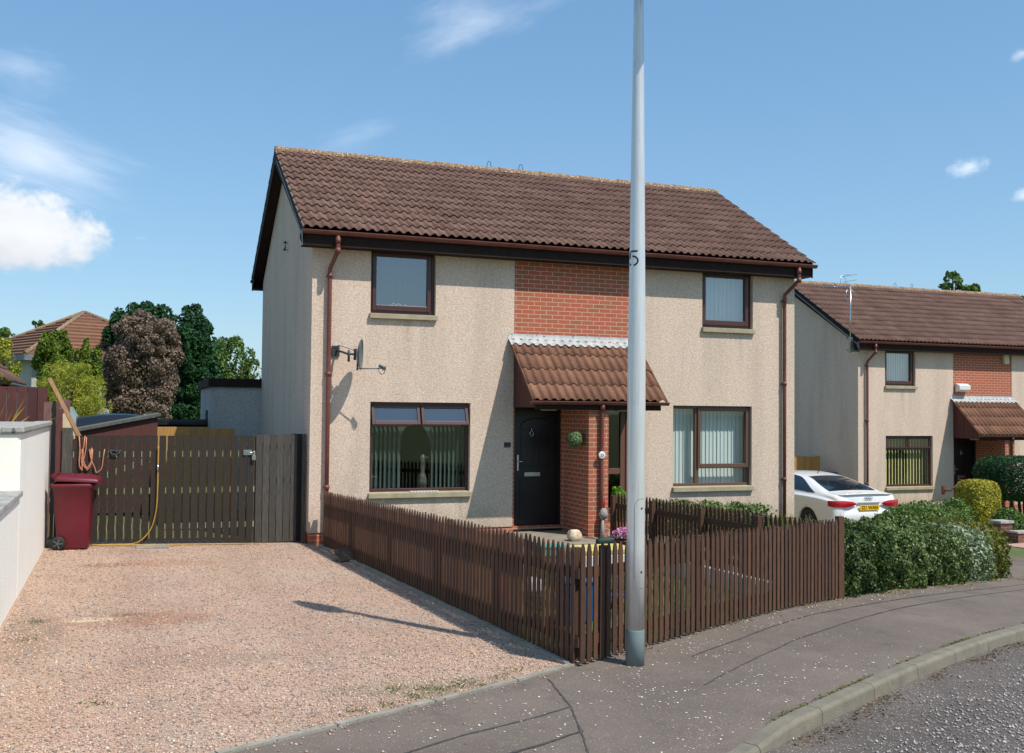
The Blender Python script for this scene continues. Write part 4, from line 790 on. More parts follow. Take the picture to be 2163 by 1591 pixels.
# ------------------------------------------------------------------ fences
def picket(mb, c, ax, nrm, zb, zt, w=.055, th=.013):
    c = Vector(c); ax = Vector(ax); n = Vector(nrm); r = random.random(); w2 = w / 2 * random.uniform(.92, 1.05); zt += random.uniform(-.008, .008); tilt = random.uniform(-.006, .006)
    sh = .075; pts = []
    for u_, z in ((-w2, zb), (w2, zb), (w2, zt - sh), (w2 * .62, zt - sh * .42), (w2 * .18, zt), (-w2 * .18, zt), (-w2 * .62, zt - sh * .42), (-w2, zt - sh)):
        pts.append(c + ax * (u_ + tilt * (z - zb)) + Vector((0, 0, z)))
    mb.prism(pts, n * th, rnd=r)
def picket_fence(label, p0, p1, top0, top1, inside, pitch, posts, extra=None, railz=(.2, .76), zoff=.03, pw=.059):
    """pickets on the outer face, rails and posts behind them on the inside"""
    p0, p1 = Vector((*p0, 0)), Vector((*p1, 0)); L = (p1 - p0).length; ax = (p1 - p0).normalized(); n = Vector((-ax.y, ax.x, 0)); n = n if n.dot(Vector(inside)) > 0 else -n
    g0 = G(p0.x); root = thing('picket_fence', label, 'fence', (p0.x, p0.y, g0)); org = root.location
    gz = lambda d: G((p0 + ax * d).x); tz = lambda d: top0 + (top1 - top0) * d / L
    cuts = [0.0] + [q for q in posts if 0.3 < q < L - .3] + [L]; N = int(L / pitch)
    for a, b in zip(cuts[:-1], cuts[1:]):
        mb = MB()
        for i in range(N + 1):
            d = (i + .5) * L / (N + 1)
            if a <= d < b:
                p = p0 + ax * d; picket(mb, (p.x, p.y, 0), ax, -n, gz(d) + zoff, tz(d), pw)
        if mb.f: mb.obj('picket_panel', M_picket, root, org)
        for rz in railz:
            mb = MB(); za, zc = gz(a) + (tz(a) - gz(a)) * rz, gz(b) + (tz(b) - gz(b)) * rz; q0 = p0 + ax * a + n * .021; q1 = p0 + ax * b + n * .021
            mb.beam((q0.x, q0.y, za), (q1.x, q1.y, zc), .038, .085, rnd=.6); mb.obj('rail', M_picket, root, org)
    for d in posts:
        mb = MB(); q = p0 + ax * d + n * .075; mb.obox((q.x, q.y, (gz(d) + tz(d)) / 2 - .06), ax, n, (0, 0, 1), .038, .034, (tz(d) - gz(d)) / 2 + .02, rnd=.5); mb.obj('post', M_picket, root, org)
    return root

def fences():
    picket_fence('long brown picket fence along the gravel drive, from house corner to lamp post', (0.20, -.25), (0.85, -8.4), .875, 1.03, (1, 0, 0), .092, [.05, 1.7, 3.4, 5.1, 6.7, 8.05], pw=.062)
    e = st(4.98, 0.03); picket_fence('brown picket fence along the pavement behind the lamp post, ending at the hedge', (0.865, -8.42), e, 1.03, .90, (0, 1, 0), .092, [.45, 2.0, 3.6, 4.95])
    mb = MB(); x, y = st(5.06, .02); mb.box(x - .04, x + .04, y - .04, y + .04, G(x), .92)
    picket_fence('shorter brown picket fence dividing the two front gardens, posts facing the door path', (4.80, -1.15), (5.22, -6.1), .83, .86, (-1, 0, 0), .092, [.1, 1.25, 2.5, 3.75, 4.85])
    o = mb.obj('fence_post', M_picket, None, (x, y, -.08), bevel=.004); tag(o, 'square brown fence post ending the pavement fence beside the hedge', 'post')
    # concrete gravel board under the side fence
    mb = MB(); mb.beam((.14, -.3, .0), (.80, -8.35, .0), .05, .07); tag(mb.obj('edging', M_concrete), kind='structure')

    # ---- driveway gates
    def leaf(label, x0, x1, brace, board=.098, slot=.022):
        root = thing('driveway_gate', label, 'gate', (x0, .3, .05), 'pair of slatted timber gates across the drive'); org = root.location
        mb = MB(); x = x0
        while x < x1 - .04:
            w = min(board, x1 - x); mb.box(x, x + w, .285, .305, max(.045, G(x) + .03) + random.uniform(0, .012), 1.725 + random.uniform(-.006, .006), rnd=random.random()); x += w + slot
        mb.obj('boards', M_gate, root, org)
        for z in (.33, .88, 1.44): mb = MB(); mb.box(x0 + .01, x1 - .01, .306, .345, z - .045, z + .045); mb.obj('rail', M_rawwood, root, org)
        if brace: mb = MB(); mb.beam((x0 + .1, .326, .95), (x1 - .12, .326, 1.36), .036, .09); mb.obj('brace', M_rawwood, root, org)
        return root, org
    g1, o1 = leaf('left slatted gate leaf with a diagonal brace, pink cable hung on it, behind the bin', -3.56, -2.27, True)
    g2, o2 = leaf('right slatted gate leaf with a metal latch, next to the fixed boards by the house', -2.245, -.80, False)
    mb = MB(); mb.tube([(-2.95, .28, 1.50), (-2.93, .255, 1.45), (-2.87, .255, 1.43), (-2.82, .255, 1.46), (-2.80, .28, 1.50)], .012, 6); mb.box(-2.97, -2.79, .268, .284, 1.485, 1.515); mb.obj('handle', M_dishd, g1, o1)
    mb = MB(); mb.box(-.99, -.86, .262, .284, 1.42, 1.50); mb.tube([(-.98, .26, 1.45), (-.80, .255, 1.46)], .011, 6); mb.tube([(-.83 + .022 * math.cos(t_), .25, 1.44 + .03 * math.sin(t_)) for t_ in np.linspace(0, 6.28, 12)], .006, 6, caps=False); mb.box(-.86, -.80, .235, .262, 1.34, 1.41); mb.obj('latch', M_chrome, g2, o2)
    root = thing('board_fence', 'narrow fixed panel of grey vertical boards between the right gate and the house wall', 'fence', (-.8, .32, 0)); org = root.location
    mb = MB(); x = -.79
    while x < -.24: mb.box(x, x + .098, .30, .32, .035, 1.74, rnd=random.random()); x += .109
    mb.obj('boards', M_gategrey, root, org)
    for z in (.3, 1.0, 1.55): mb = MB(); mb.box(-.79, -.22, .321, .36, z - .04, z + .04); mb.obj('rail', M_gategrey, root, org)
    mb = MB(); mb.box(-.84, -.775, .33, .42, 0, 1.72); mb.obj('post', M_gategrey, root, org)
    mb = MB(); mb.box(-.225, -.05, .40, .46, 0, 1.75); o = mb.obj('gap_shadow_strip', M_black, None, (-.14, .43, 0)); tag(o, 'narrow black strip standing in for the shadow in the gap beside the house corner', 'board')  # black strip added where the gap by the house is only in shadow
    mb = MB(); mb.box(-.075, -.02, .2, .26, -.02, 1.75); tag(mb.obj('gate_post', M_gategrey, None, (-.05, .23, 0)), 'slim grey timber post against the corner of the near house', 'post')
    mb = MB(); mb.box(-3.70, -3.62, .30, .38, .05, 2.12); tag(mb.obj('gate_post', M_redwood, None, (-3.66, .34, .1), bevel=.004), 'tall reddish gate post at the end of the white wall', 'post')
    mb = MB(); mb.box(-3.615, -3.47, .262, .282, .62, 1.84); tag(mb.obj('loose_board', M_gategrey, None, (-3.5, .27, .6)), 'weathered grey board propped upright behind the bin at the gate', 'board')
    mb = MB(); mb.box(-3.665, -3.60, .215, .235, .2, 1.02); tag(mb.obj('white_pole', M_whitep, None, (-3.63, .22, .2)), 'thin white plastic strip standing behind the red bin', 'pole')
    mb = MB(); mb.beam((-3.83, .62, 2.58), (-3.36, .40, 1.66), .055, .03, up=(0, 1, 0)); tag(mb.obj('plank', M_plank, None, (-3.6, .5, 1.7)), 'long orange-brown plank leaning diagonally over the gate corner', 'plank')
    mb = MB(); mb.beam((-3.63, .50, 2.04), (-3.47, .42, 1.66), .15, .02, up=(0, 1, 0)); tag(mb.obj('board_offcut', M_plankp, None, (-3.5, .45, 1.7)), 'short pale board leaning under the long plank', 'board')
    # coil of cable hanging on the left leaf
    mb = MB()
    def loop(x, z0, z1, w, ph):
        return [(x - w / 2 + w * k / 14 + .012 * math.sin(k + ph), .26 - .012 * math.sin(math.pi * k / 14), z0 - (z0 - z1) * math.sin(math.pi * k / 14) ** .75) for k in range(15)]
    for x, z0, z1, w, ph in ((-3.35, 1.72, 1.24, .07, 0), (-3.34, 1.70, 1.20, .10, 1), (-3.27, 1.52, 1.22, .16, 2), (-3.26, 1.54, 1.20, .13, 3), (-3.12, 1.52, 1.17, .21, 4)): mb.tube(loop(x, z0, z1, w, ph), .0085, 6)
    tag(mb.obj('coiled_cable', M_cable, None, (-3.3, .26, 1.5)), 'loops of pink-orange cable hanging on the left gate leaf', 'cable')
    # yellow hose
    mb = MB(); pts = [(-2.262, .25, 1.56), (-2.262, .25, 1.2), (-2.262, .245, .8), (-2.28, .24, .55), (-2.34, .23, .32), (-2.46, .21, .16), (-2.60, .20, .095), (-2.85, .19, .095), (-3.10, .17, .10), (-3.18, .10, .11), (-3.05, .03, .11), (-2.6, .0, .10), (-2.1, .02, .085), (-1.6, .06, .07), (-1.1, .10, .052), (-.75, .06, .045)]
    def cr(P, n=6):
        P = [Vector(p) for p in P]; P = [P[0]] + P + [P[-1]]; out = []
        for i in range(1, len(P) - 2):
            for k in range(n):
                t_ = k / n; a, b, c, d = P[i - 1:i + 3]; out.append(.5 * ((2 * b) + (c - a) * t_ + (2 * a - 5 * b + 4 * c - d) * t_ ** 2 + (3 * b - a - 3 * c + d) * t_ ** 3))
        return out + [P[-2]]
    th = thing('garden_hose', 'yellow garden hose hanging between the gate leaves and trailing along the ground', 'hose', (-2.26, .2, .1))
    mb = MB(); mb.tube(cr(pts), .0095, 8); mb.obj('hose', M_hose, th, th.location)
    mb = MB(); mb.tube([(-2.262, .25, 1.28), (-2.262, .25, 1.17)], .015, 8); mb.obj('connector', M_chrome, th, th.location)
    mb = MB(); mb.box(-2.56, -2.10, -.30, -.02, .05, .10); tag(mb.obj('concrete_block', M_concrete, None, (-2.3, -.15, .06), bevel=.008), 'flat concrete slab lying in the gravel in front of the gates', 'slab')
    mb = MB(); mb.obox((.20, -1.85, .085), Vector((.85, .3, .1)).normalized(), Vector((-.3, .85, .35)).normalized(), Vector((.02, -.4, .9)).normalized(), .14, .15, .014)
    for k in range(9): mb.obox(Vector((.20, -1.85, .102)) + Vector((-.3, .85, .35)).normalized() * (-.13 + k * .0325), Vector((.85, .3, .1)).normalized(), Vector((-.3, .85, .35)).normalized(), Vector((.02, -.4, .9)).normalized(), .135, .008, .006)
    mb.box(.1, .3, -1.86, -1.80, .0, .07); tag(mb.obj('ribbed_mat', simple('dirty_ribbed_board', h(120, 104, 84), h(90, 76, 60), 14, .9), None, (.2, -1.85, .02)), 'small ribbed wooden board tilted against the foot of the side fence', 'board')

def white_wall():
    root = thing('boundary_wall', 'white rendered boundary wall with a low and a tall section at the left of the drive', 'wall', (-3.9, -4, .1)); org = root.location
    mb = MB(); mb.box(-6.6, -3.80, -4.15, .44, -.1, 1.86); mb.obj('tall_section', M_white, root, org)
    mb = MB(); mb.box(-6.62, -3.822, -4.162, -4.152, 1.22, 1.85); mb.obj('smooth_panel', M_cream, root, org)
    mb = MB(); mb.box(-6.62, -3.77, -4.19, .47, 1.86, 1.925); mb.box(-3.99, -3.765, -4.2, .475, 1.872, 1.935); mb.obj('coping', M_coping, root, org, bevel=.012)
    mb = MB(); mb.box(-4.02, -3.802, -12.2, -4.15, -.2, 1.19); mb.obj('low_section', M_white, root, org)
    mb = MB(); y = -12.2
    while y < -4.2: mb.box(-4.06, -3.765, y, min(y + .597, -4.17), 1.19, 1.25); y += .60
    mb.obj('coping', M_coping, root, org, bevel=.01)
    # spiky yellow plant on the neighbour's side
    root = thing('spiky_plant', 'spiky yellow-leaved plant poking above the white wall', 'plant', (-4.6, .1, 1.0)); rng = random.Random(5); mb = MB()
    for k in range(26):
        x, y = -4.75 + rng.uniform(-.35, .35), 1.0 + rng.uniform(-.1, .2); a = rng.uniform(.15, 1.2) * rng.choice([1, 1, -1]); L = rng.uniform(.45, .85); p = Vector((x, y, 1.55)); q = p + Vector((math.sin(a) * L, rng.uniform(-.1, .1), math.cos(a) * L)); m_ = (p + q) / 2 + Vector((0, 0, .06))
        mb.grid([[p + Vector((0, .0, -.015)), p + Vector((.01, 0, .02))], [m_ + Vector((0, 0, -.022)), m_ + Vector((.01, 0, .022))], [q, q + Vector((.002, 0, .002))]])
    mb.obj('leaves', simple('yellow_leaf', h(214, 176, 50), h(176, 140, 40), 8, .6), root, root.location)
    # neighbour's tall brown fence
    root = thing('board_fence', 'tall dark red-brown vertical board fence above the white wall at the left edge', 'fence', (-5, 1.6, .1)); org = root.location; mb = MB(); x = -8.2
    while x < -4.03: mb.box(x, x + .14, 1.6, 1.62, .1, 2.46 + random.uniform(-.006, .006), rnd=random.random()); x += .148
    mb.obj('boards', M_redwood, root, org); mb = MB(); mb.box(-4.08, -4.0, 1.62, 1.70, .1, 2.44); mb.obj('post', M_redwood, root, org)
    root = thing('board_fence', 'shorter lavender-brown fence boards stepping down behind the wall end', 'fence', (-3.8, 1.2, .1)); org = root.location; mb = MB()
    mb.box(-3.94, -3.83, 1.25, 1.27, .1, 2.22, rnd=.1); mb.box(-3.76, -3.70, 1.25, 1.27, .1, 2.24, rnd=.8); mb.box(-3.69, -3.56, 1.25, 1.27, .1, 2.26, rnd=.4); mb.obj('boards', simple('faded_boards', h(140, 104, 98), h(100, 66, 60), 7, .85, stretch=(8, 8, 1), rndc=(h(80, 46, 42), .7)), root, org)
    mb = MB(); mb.box(-3.82, -3.77, 1.26, 1.32, .1, 2.24); mb.obj('post', M_black, root, org)

def bin_():
    root = thing('wheelie_bin', 'maroon wheelie bin standing in front of the left gate beside the white wall', 'bin', (-3.42, -.10, .10)); org = Vector((-3.42, -.10, .10))
    mb = MB()
    def ring(z, hx, hy, ox=0, oy=0, r=.05):
        pts = []
        for cx, cy, a0 in ((hx - r, hy - r, 0), (-hx + r, hy - r, 90), (-hx + r, -hy + r, 180), (hx - r, -hy + r, 270)):
            for k in range(4): a = R(a0 + k * 30); pts.append((cx + r * math.cos(a) + ox, cy + r * math.sin(a) + oy, z))
        return pts + [pts[0]]
    rows = [ring(.02, .205, .22, .015), ring(.10, .215, .23, .015), ring(.5, .238, .25, .01), ring(.88, .258, .275), ring(.90, .285, .29), ring(.945, .287, .292), ring(.95, .27, .28)]
    mb.grid(rows, smooth=True); mb.add(rows[0][:-1], [tuple(range(16))]); mb.obj('body', M_binred, root)
    mb = MB(); L = [ring(.945, .30, .305, .012), ring(.975, .30, .305, .012), ring(1.0, .285, .285, 0), ring(1.035, .20, .22, -.04), ring(1.045, .02, .02, -.05, 0, .01)]; mb.grid(L, smooth=True)
    mb.box(-.33, -.27, -.22, .22, .97, 1.04); mb.tube([(-.33, -.25, 1.01), (-.33, .25, 1.01)], .02, 8); mb.box(.25, .33, -.12, .12, .93, .965); lid = mb.obj('lid', M_binred, root, fix=True); lid.rotation_euler = (0, R(3.5), 0); lid.location = (0, 0, .035)
    for y in (-.27, .27):
        mb = MB(); s_ = -1 if y < 0 else 1; mb.lathe([(.02, -.03), (.06, -.03), (.078, -.03), (.1, -.022), (.1, .022), (.078, .03), (.02, .03)], (-.17, y, .10), 22, axis='Y'); w = mb.obj('wheel', M_rubber, root)
        mb = MB(); mb.lathe([(.001, 0), (.04, 0), (.045, -.02), (.001, -.02)], (-.17, y + s_ * .012, .10), 14, axis='Y')
        for k in range(5): a = k * 2 * math.pi / 5; mb.beam((-.17, y + s_ * .034, .10), (-.17 + .07 * math.cos(a), y + s_ * .034, .10 + .07 * math.sin(a)), .012, .016, up=(0, 1, 0))
        mb.obj('hub', M_greyp, w)
    mb = MB(); mb.tube([(-.17, -.25, .10), (-.17, .25, .10)], .012, 8); mb.obj('axle', M_greyp, root)
    root.rotation_euler = (0, 0, R(-4))

# ------------------------------------------------------------------ lamp post
def lamp_post():
    X, Y = 1.36, -8.50; root = thing('lamp_post', 'tall silver lamp post numbered 5 on the pavement in front of the fence', 'lamp post', (X, Y, 0))
    m, t, p, o = newmat('brushed_aluminium'); v = obc(t); mp = t.n('ShaderNodeMapping'); t.set(mp.inputs[0], v); mp.inputs['Scale'].default_value = (14, 14, .6)
    n = t.noise(mp.outputs[0], 5, 5, .6); c = t.mixc(t.mr(n.outputs['Fac'], .3, .7), h(208, 207, 204), h(226, 224, 221)); n9 = t.noise(v, 7.0, 6, .7); c = t.mixc(t.mr(n9.outputs['Fac'], .58, .74, 0, .16), c, h(150, 146, 138)); t.set(p.inputs['Base Color'], c); p.inputs['Metallic'].default_value = .38
    t.set(p.inputs['Roughness'], t.mr(n.outputs['Fac'], .3, .7, .27, .34)); M_al = m
    rz = lambda z: .0775 if z < 2.6 else .0775 + (.039 - .0775) * (z - 2.6) / 3.5
    mb = MB(); mb.tube([(0, 0, z) for z in (.30, 1.0, 2.0, 2.6, 3.2, 3.8, 4.4, 5.0, 5.6, 6.1)], [rz(z) for z in (.30, 1.0, 2.0, 2.6, 3.2, 3.8, 4.4, 5.0, 5.6, 6.1)], 40); mb.obj('column', M_al, root)
    mb = MB(); mb.tube([(0, 0, -.05), (0, 0, .30), (0, 0, .305)], [.082, .080, .078], 40); mb.obj('base_sleeve', M_lpbase, root)
    # service door: faint outline and two lock screws on the right-hand side
    to_cam = math.atan2(CAM[1] - Y, CAM[0] - X); r = .0782
    def cyl(a, z, rr=r): return (rr * math.cos(a), rr * math.sin(a), z)
    a0 = to_cam + R(40); hw = R(48); z0, z1, rc = .66, 1.42, .09; path = []
    for k in range(9): q = k / 8 * math.pi / 2; path.append((a0 - hw + hw * (1 - math.sin(q)) * 0.45 * 1, z1 - rc + rc * math.sin(q)))
    path = [(a0 - hw, z0 + rc)] + [(a0 - hw, z1 - rc)] + [(a0 - hw + R(34) * (1 - math.cos(q)), z1 - rc + rc * math.sin(q)) for q in np.linspace(0, math.pi / 2, 7)]
    low = [(a0 - hw, z0 + rc)] + [(a0 - hw + R(34) * (1 - math.cos(q)), z0 + rc - rc * math.sin(q)) for q in np.linspace(0, math.pi / 2, 7)]
    mb = MB(); mb.tube([cyl(a, z) for a, z in path], .0012, 5); mb.tube([cyl(a, z) for a, z in low], .0012, 5)
    mb.tube([cyl(a, z1) for a in np.linspace(path[-1][0], a0 + hw * .4, 8)], .0012, 5); mb.tube([cyl(a, z0) for a in np.linspace(low[-1][0], a0 + hw * .4, 8)], .0012, 5); d_ = mb.obj('service_door', M_dishd, root)
    for z in (.80, 1.34): mb = MB(); mb.tube([cyl(a0, z, .074), cyl(a0, z, .0815)], .009, 10); mb.obj('lock_screw', M_dishd, d_)
    # stencilled 5
    zc = 3.48; S = .125; rr_ = rz(zc) + .001
    strokes = [[(-.30, .18), (-.28, .5)], [(-.24, .5), (.30, .5)], [(-.10, .16), (.12, .12), (.29, -.03), (.32, -.18), (.24, -.36), (.02, -.5)], [(-.36, -.32), (-.22, -.47)]]
    strokes[0] = [(-.34, -.02), (-.30, .46)]
    mb = MB(); ac = to_cam - R(28)
    for stq in strokes:
        P = [np.array(q) for q in stq]; pts = []
        for a, b in zip(P[:-1], P[1:]):
            for k in range(5): pts.append(a + (b - a) * k / 5)
        pts.append(P[-1]); A = []; B = []
        for i, q in enumerate(pts):
            d = pts[min(i + 1, len(pts) - 1)] - pts[max(i - 1, 0)]; d = d / np.linalg.norm(d); nr = np.array([-d[1], d[0]]) * .062
            for M_, s_ in ((A, 1), (B, -1)):
                w = (q + nr * s_) * S; ang = ac + w[0] / rr_; zz = zc + w[1]; M_.append(((rz(zz) + .0012) * math.cos(ang), (rz(zz) + .0012) * math.sin(ang), zz))
        mb.grid([A, B])
    mb.obj('number', M_paint5, root)
    # lantern
    root2 = root; d = Vector((V2[0], V2[1], 0)).normalized(); mb = MB(); c = Vector((0, 0, 6.12)); sd = Vector((-d.y, d.x, 0))
    P = []
    for t_, w, hh in ((-.10, .05, .04), (0, .08, .06), (.2, .13, .08), (.45, .15, .085), (.66, .11, .06), (.74, .03, .03)):
        P.append([c + d * t_ + sd * w * math.cos(a) + Vector((0, 0, hh * math.sin(a) + .03 * t_)) for a in np.linspace(0, 2 * math.pi, 15)])
    mb.grid(P, smooth=True); mb.obj('lantern', M_dish, root)

# ------------------------------------------------------------------ wall mounted things of the near house
def dish():
    root = thing('satellite_dish', 'grey satellite dish on a bracket beside the left downpipe of the near house', 'satellite dish', (.42, 0, 3.05))
    C0 = Vector((.72, -.40, 3.02)); f = Vector((.93, -.34, -.03)).normalized(); s = Vector((0, 0, 1)).cross(f).normalized(); u = f.cross(s).normalized(); C0 = C0 - Vector((.42, 0, 3.05))
    mb = MB(); rings = []
    for back in (0, 1):
        rr_ = []
        for k in range(9):
            q = k / 8; row = []
            for j in range(33):
                a = 2 * math.pi * j / 32; y_, z_ = .215 * q * math.cos(a), .245 * q * math.sin(a); dep = .058 * (q * q) - .058
                row.append(C0 + s * y_ + u * z_ + f * (dep - (.006 if back else 0)))
            rr_.append(row)
        mb.grid(rr_, smooth=True); rings.append(rr_[-1])
    mb.grid([rings[0], rings[1]]); mb.tube([p for p in rings[0]], .005, 6, caps=False); ds = mb.obj('reflector', M_dish, root, fix=False)
    bk = C0 - f * .075; mb = MB(); mb.obox(bk - f * .02, f, s, u, .02, .03, .09); mb.tube([bk, bk - f * .12], .016, 8); mb.tube([bk - f * .12 + Vector((0, 0, .06)), bk - f * .12 - Vector((0, 0, .12))], .02, 8)
    piv = bk - f * .13; mb.tube([piv, Vector((.02, -.2, .02)), Vector((-.02, -.03, .04))], .018, 8); mb.box(-.09, .03, -.03, 0, -.05, .12); mb.obox(C0 - f * .05 - u * .15, f, s, u, .012, .02, .10); mb.obj('bracket', M_dishd, root)
    b0 = C0 - u * .225; tip = b0 + f * .34 + u * .02; mb = MB(); mb.tube([b0 - f * .03, tip], .009, 8); mb.obj('arm', M_dish, root)
    mb = MB(); mb.tube([tip + u * .035 - f * .03, tip + u * .01 + f * .05], [.024, .024], 12); mb.tube([tip + u * .045 - f * .055, tip + u * .035 - f * .03], [.026, .026], 12); mb.obox(tip + f * .03 - u * .0, f, s, u, .03, .016, .03); mb.obj('receiver', M_dish, root)
    mb = MB(); mb.tube([tip + f * .05, tip + f * .035 - u * .07, tip - u * .10, tip - f * .045 - u * .05, tip - f * .07], .0055, 6); mb.tube([bk - f * .01 + u * .02, bk - f * .06 + u * .07, piv + u * .09, Vector((-.0, -.06, .13)), Vector((-.08, -.02, .06)), Vector((-.12, -.01, -.06)), Vector((-.12, -.01, -.25))], .005, 6); mb.obj('cable', M_dishd, root)

def small_signs():
    root = thing('house_sign', 'small black rectangular house name plaque on the render left of the black door', 'sign', (3.345, -.002, 1.575))
    mb = MB(); mb.box(-.058, .058, -.014, 0, -.042, .042); mb.obj('plaque', M_black, root, bevel=.008)
    text_mesh('21', .045, M_dish, 'number', root, lambda c: Vector((c.x, -.0155 - c.z * .3, c.y + .014))); 
    mb = MB(); mb.box(-.036, .036, -.0158, -.014, -.030, -.016); mb.obj('lettering', M_dish, root)
    root = thing('number_plate', 'round white house number disc fixed on the pillar downpipe', 'sign', (4.605, -1.085, 1.44))
    mb = MB(); mb.lathe([(.001, .012), (.05, .012), (.062, .006), (.062, -.004), (.001, -.004)], (0, 0, 0), 26, axis='Y'); mb.obj('disc', M_whitep, root)
    text_mesh('23', .065, M_greyp, 'number', root, lambda c: Vector((c.x, -.0135 - c.z * .3, c.y)))
    # topiary ball
    root = thing('topiary_ball', 'round green leafy ball hanging from the porch beside the black door', 'hanging ball', (4.24, -.80, 1.70)); rng = np.random.default_rng(8); n = 5200
    d = unit(rng.normal(0, 1, (n, 3))); p = d * .128 * rng.uniform(.88, 1.06, (n, 1)); quads_obj('leaves', leaves(p, d, .0115, rng, .6, .6), rng.uniform(0, 1, n), M_topi, root)
    mb = MB(); mb.lathe([(.001, -.115), (.07, -.09), (.11, -.03), (.115, .03), (.07, .09), (.001, .115)], (0, 0, 0), 16); mb.obj('core', M_tub, root); mb = MB(); mb.tube([(0, 0, .12), (0, .01, .53)], .0025, 5); mb.obj('chain', M_dishd, root)

def garden_things():
    # stone
    import bmesh
    def lump(name, c, r, mat, seed, label, cat, flat=1.0, boxy=0.0):
        rr = random.Random(seed); bm = bmesh.new(); bmesh.ops.create_icosphere(bm, subdivisions=3, radius=1)
        for v in bm.verts:
            q = v.co.normalized(); k = 1 + .10 * math.sin(q.x * 3.1 + seed) + .08 * math.sin(q.y * 4.3 + 2 * seed) + .07 * math.sin(q.z * 5 + seed); e = Vector([math.copysign(abs(a) ** (1 - boxy), a) for a in q]); v.co = Vector((e.x * r[0] * k, e.y * r[1] * k, e.z * r[2] * k))
        me = bpy.data.meshes.new(name); bm.to_mesh(me); bm.free(); me.materials.append(mat)
        for p in me.polygons: p.use_smooth = True
        o = bpy.data.objects.new(name, me); COL.objects.link(o); o.location = c
        if label: tag(o, label, cat)
        return o
    lump('white_stone', (3.98, -1.40, .185), (.115, .09, .088), M_stone, 2, 'rounded white and brown stone on the doorstep slab', 'stone', boxy=.35)
    # teal tray
    mb = MB(); mb.box(3.08, 3.42, -2.28, -2.02, .0, .135); mb.box(3.06, 3.44, -2.30, -2.00, .13, .15); tag(mb.obj('teal_tray', M_teal, None, (3.2, -2.1, 0), bevel=.01), 'turquoise plastic box just past the end of the doorstep slab', 'box')
    # green sack
    lump('green_bag', (4.30, -1.95, .10), (.20, .12, .13), M_tub, 5, 'dark green bag slumped at the end of the doorstep slab', 'bag', boxy=.2)
    # mop
    root = thing('mop', 'upturned grey mop with a red fitting leaning by the brick pillar', 'mop', (4.50, -1.35, .1))
    mb = MB(); mb.tube([(-.03, -.06, 0), (.0, .0, .33)], [.045, .022], 10); mb.obj('handle', M_mop, root)
    mb = MB(); A = [[(.0, 0, .30), (.01, .01, .30)], [(-.085, -.01, .41), (.10, .02, .42)], [(-.02, 0, .49), (.045, .01, .50)]]; mb.tube([(0, 0, .31), (.01, 0, .40), (.02, 0, .50)], [.03, .085, .03], 9); mb.obj('mop_head', M_mop, root)
    mb = MB(); mb.tube([(.02, 0, .48), (.03, .0, .62), (.07, .02, .65)], .012, 8); mb.obj('fitting', M_redp, root)
    # flower pot
    root = thing('flower_pot', 'pot of pink and purple flowers by the dividing fence', 'flower pot', (4.36, -2.35, -.01)); mb = MB(); mb.lathe([(.001, 0), (.09, 0), (.12, .2), (.13, .2), (.13, .23), (.11, .23)], (0, 0, 0), 20); mb.obj('pot', M_terra, root)
    rng = np.random.default_rng(4); n = 700; d = unit(rng.normal(0, 1, (n, 3))); d[:, 2] = np.abs(d[:, 2]); p = d * [.19, .15, .13] * rng.uniform(.3, 1, (n, 1)) + [0, 0, .25]; quads_obj('leaves', leaves(p, d, .022, rng), rng.uniform(0, 1, n), M_leafmid, root)
    n = 420; d = unit(rng.normal(0, 1, (n, 3))); d[:, 2] = np.abs(d[:, 2]); p = d * [.17, .15, .14] * rng.uniform(.9, 1.1, (n, 1)) + [0, 0, .27]; quads_obj('flowers', leaves(p, d, .018, rng, .9, .5), rng.uniform(0, 1, n), M_petal, root)
    # toy play stand behind the fence corner
    root = thing('play_table', 'yellow and white plastic play table with blue legs behind the fence corner', 'play table', (2.25, -6.0, 0)); mb = MB(); mb.box(-.36, .30, -.20, .20, .585, .66); mb.obj('tray', M_yellowp, root, bevel=.02)
    mb = MB(); mb.box(-.33, .31, -.20, .20, .44, .59); mb.obj('panel', M_whitep, root, bevel=.01)
    for x in (-.28, .26):
        for y in (-.16, .16): mb = MB(); mb.tube([(x, y, -.02), (x, y, .44)], .035, 10); mb.obj('leg', M_bluep, root)
    mb = MB(); mb.box(-.3, .28, -.17, .17, .10, .15); mb.obj('shelf', M_bluep, root, bevel=.01)
    mb = MB(); mb.box(1.48, 1.80, -6.75, -6.5, .0, .40); mb.box(1.46, 1.82, -6.77, -6.48, .39, .43); tag(mb.obj('storage_box', M_bluep, None, (1.6, -6.6, 0), bevel=.015), 'blue plastic box on the lawn behind the fence corner', 'box')
    lump('toy_ball', (1.22, -5.6, .14), (.13, .13, .13), M_pinkp, 3, 'pink ball on the lawn behind the side fence', 'ball')
    lump('football', (1.75, -5.2, .11), (.11, .11, .11), M_whitep, 4, 'white ball on the lawn behind the side fence', 'ball')
    # white edging along the dividing fence
    root = thing('lawn_edging', 'low white block edging across the lawn behind the pavement fence', 'edging', (4.2, -5, -.05)); org = Vector(root.location); mb = MB(); y = -6.15
    while y < -3.9: x = 4.18 + (-y - 3.8) * .08; mb.box(x, x + .08, y, y + .27, -.05, .06); mb.box(x, x + .08, y, y + .27, .07, .17); y += .285
    mb.obj('blocks', M_whitep, root, org)
    # green plant behind the pillar in the second garden
    bush('leafy_shrub', 'bright green young shrub above the dividing fence by the brown door', (5.02, -1.0, 0), [((5.02, -.95, .62), (.15, .15, .28))], 1500, .022, M_leafbright, 21, stem=.5)

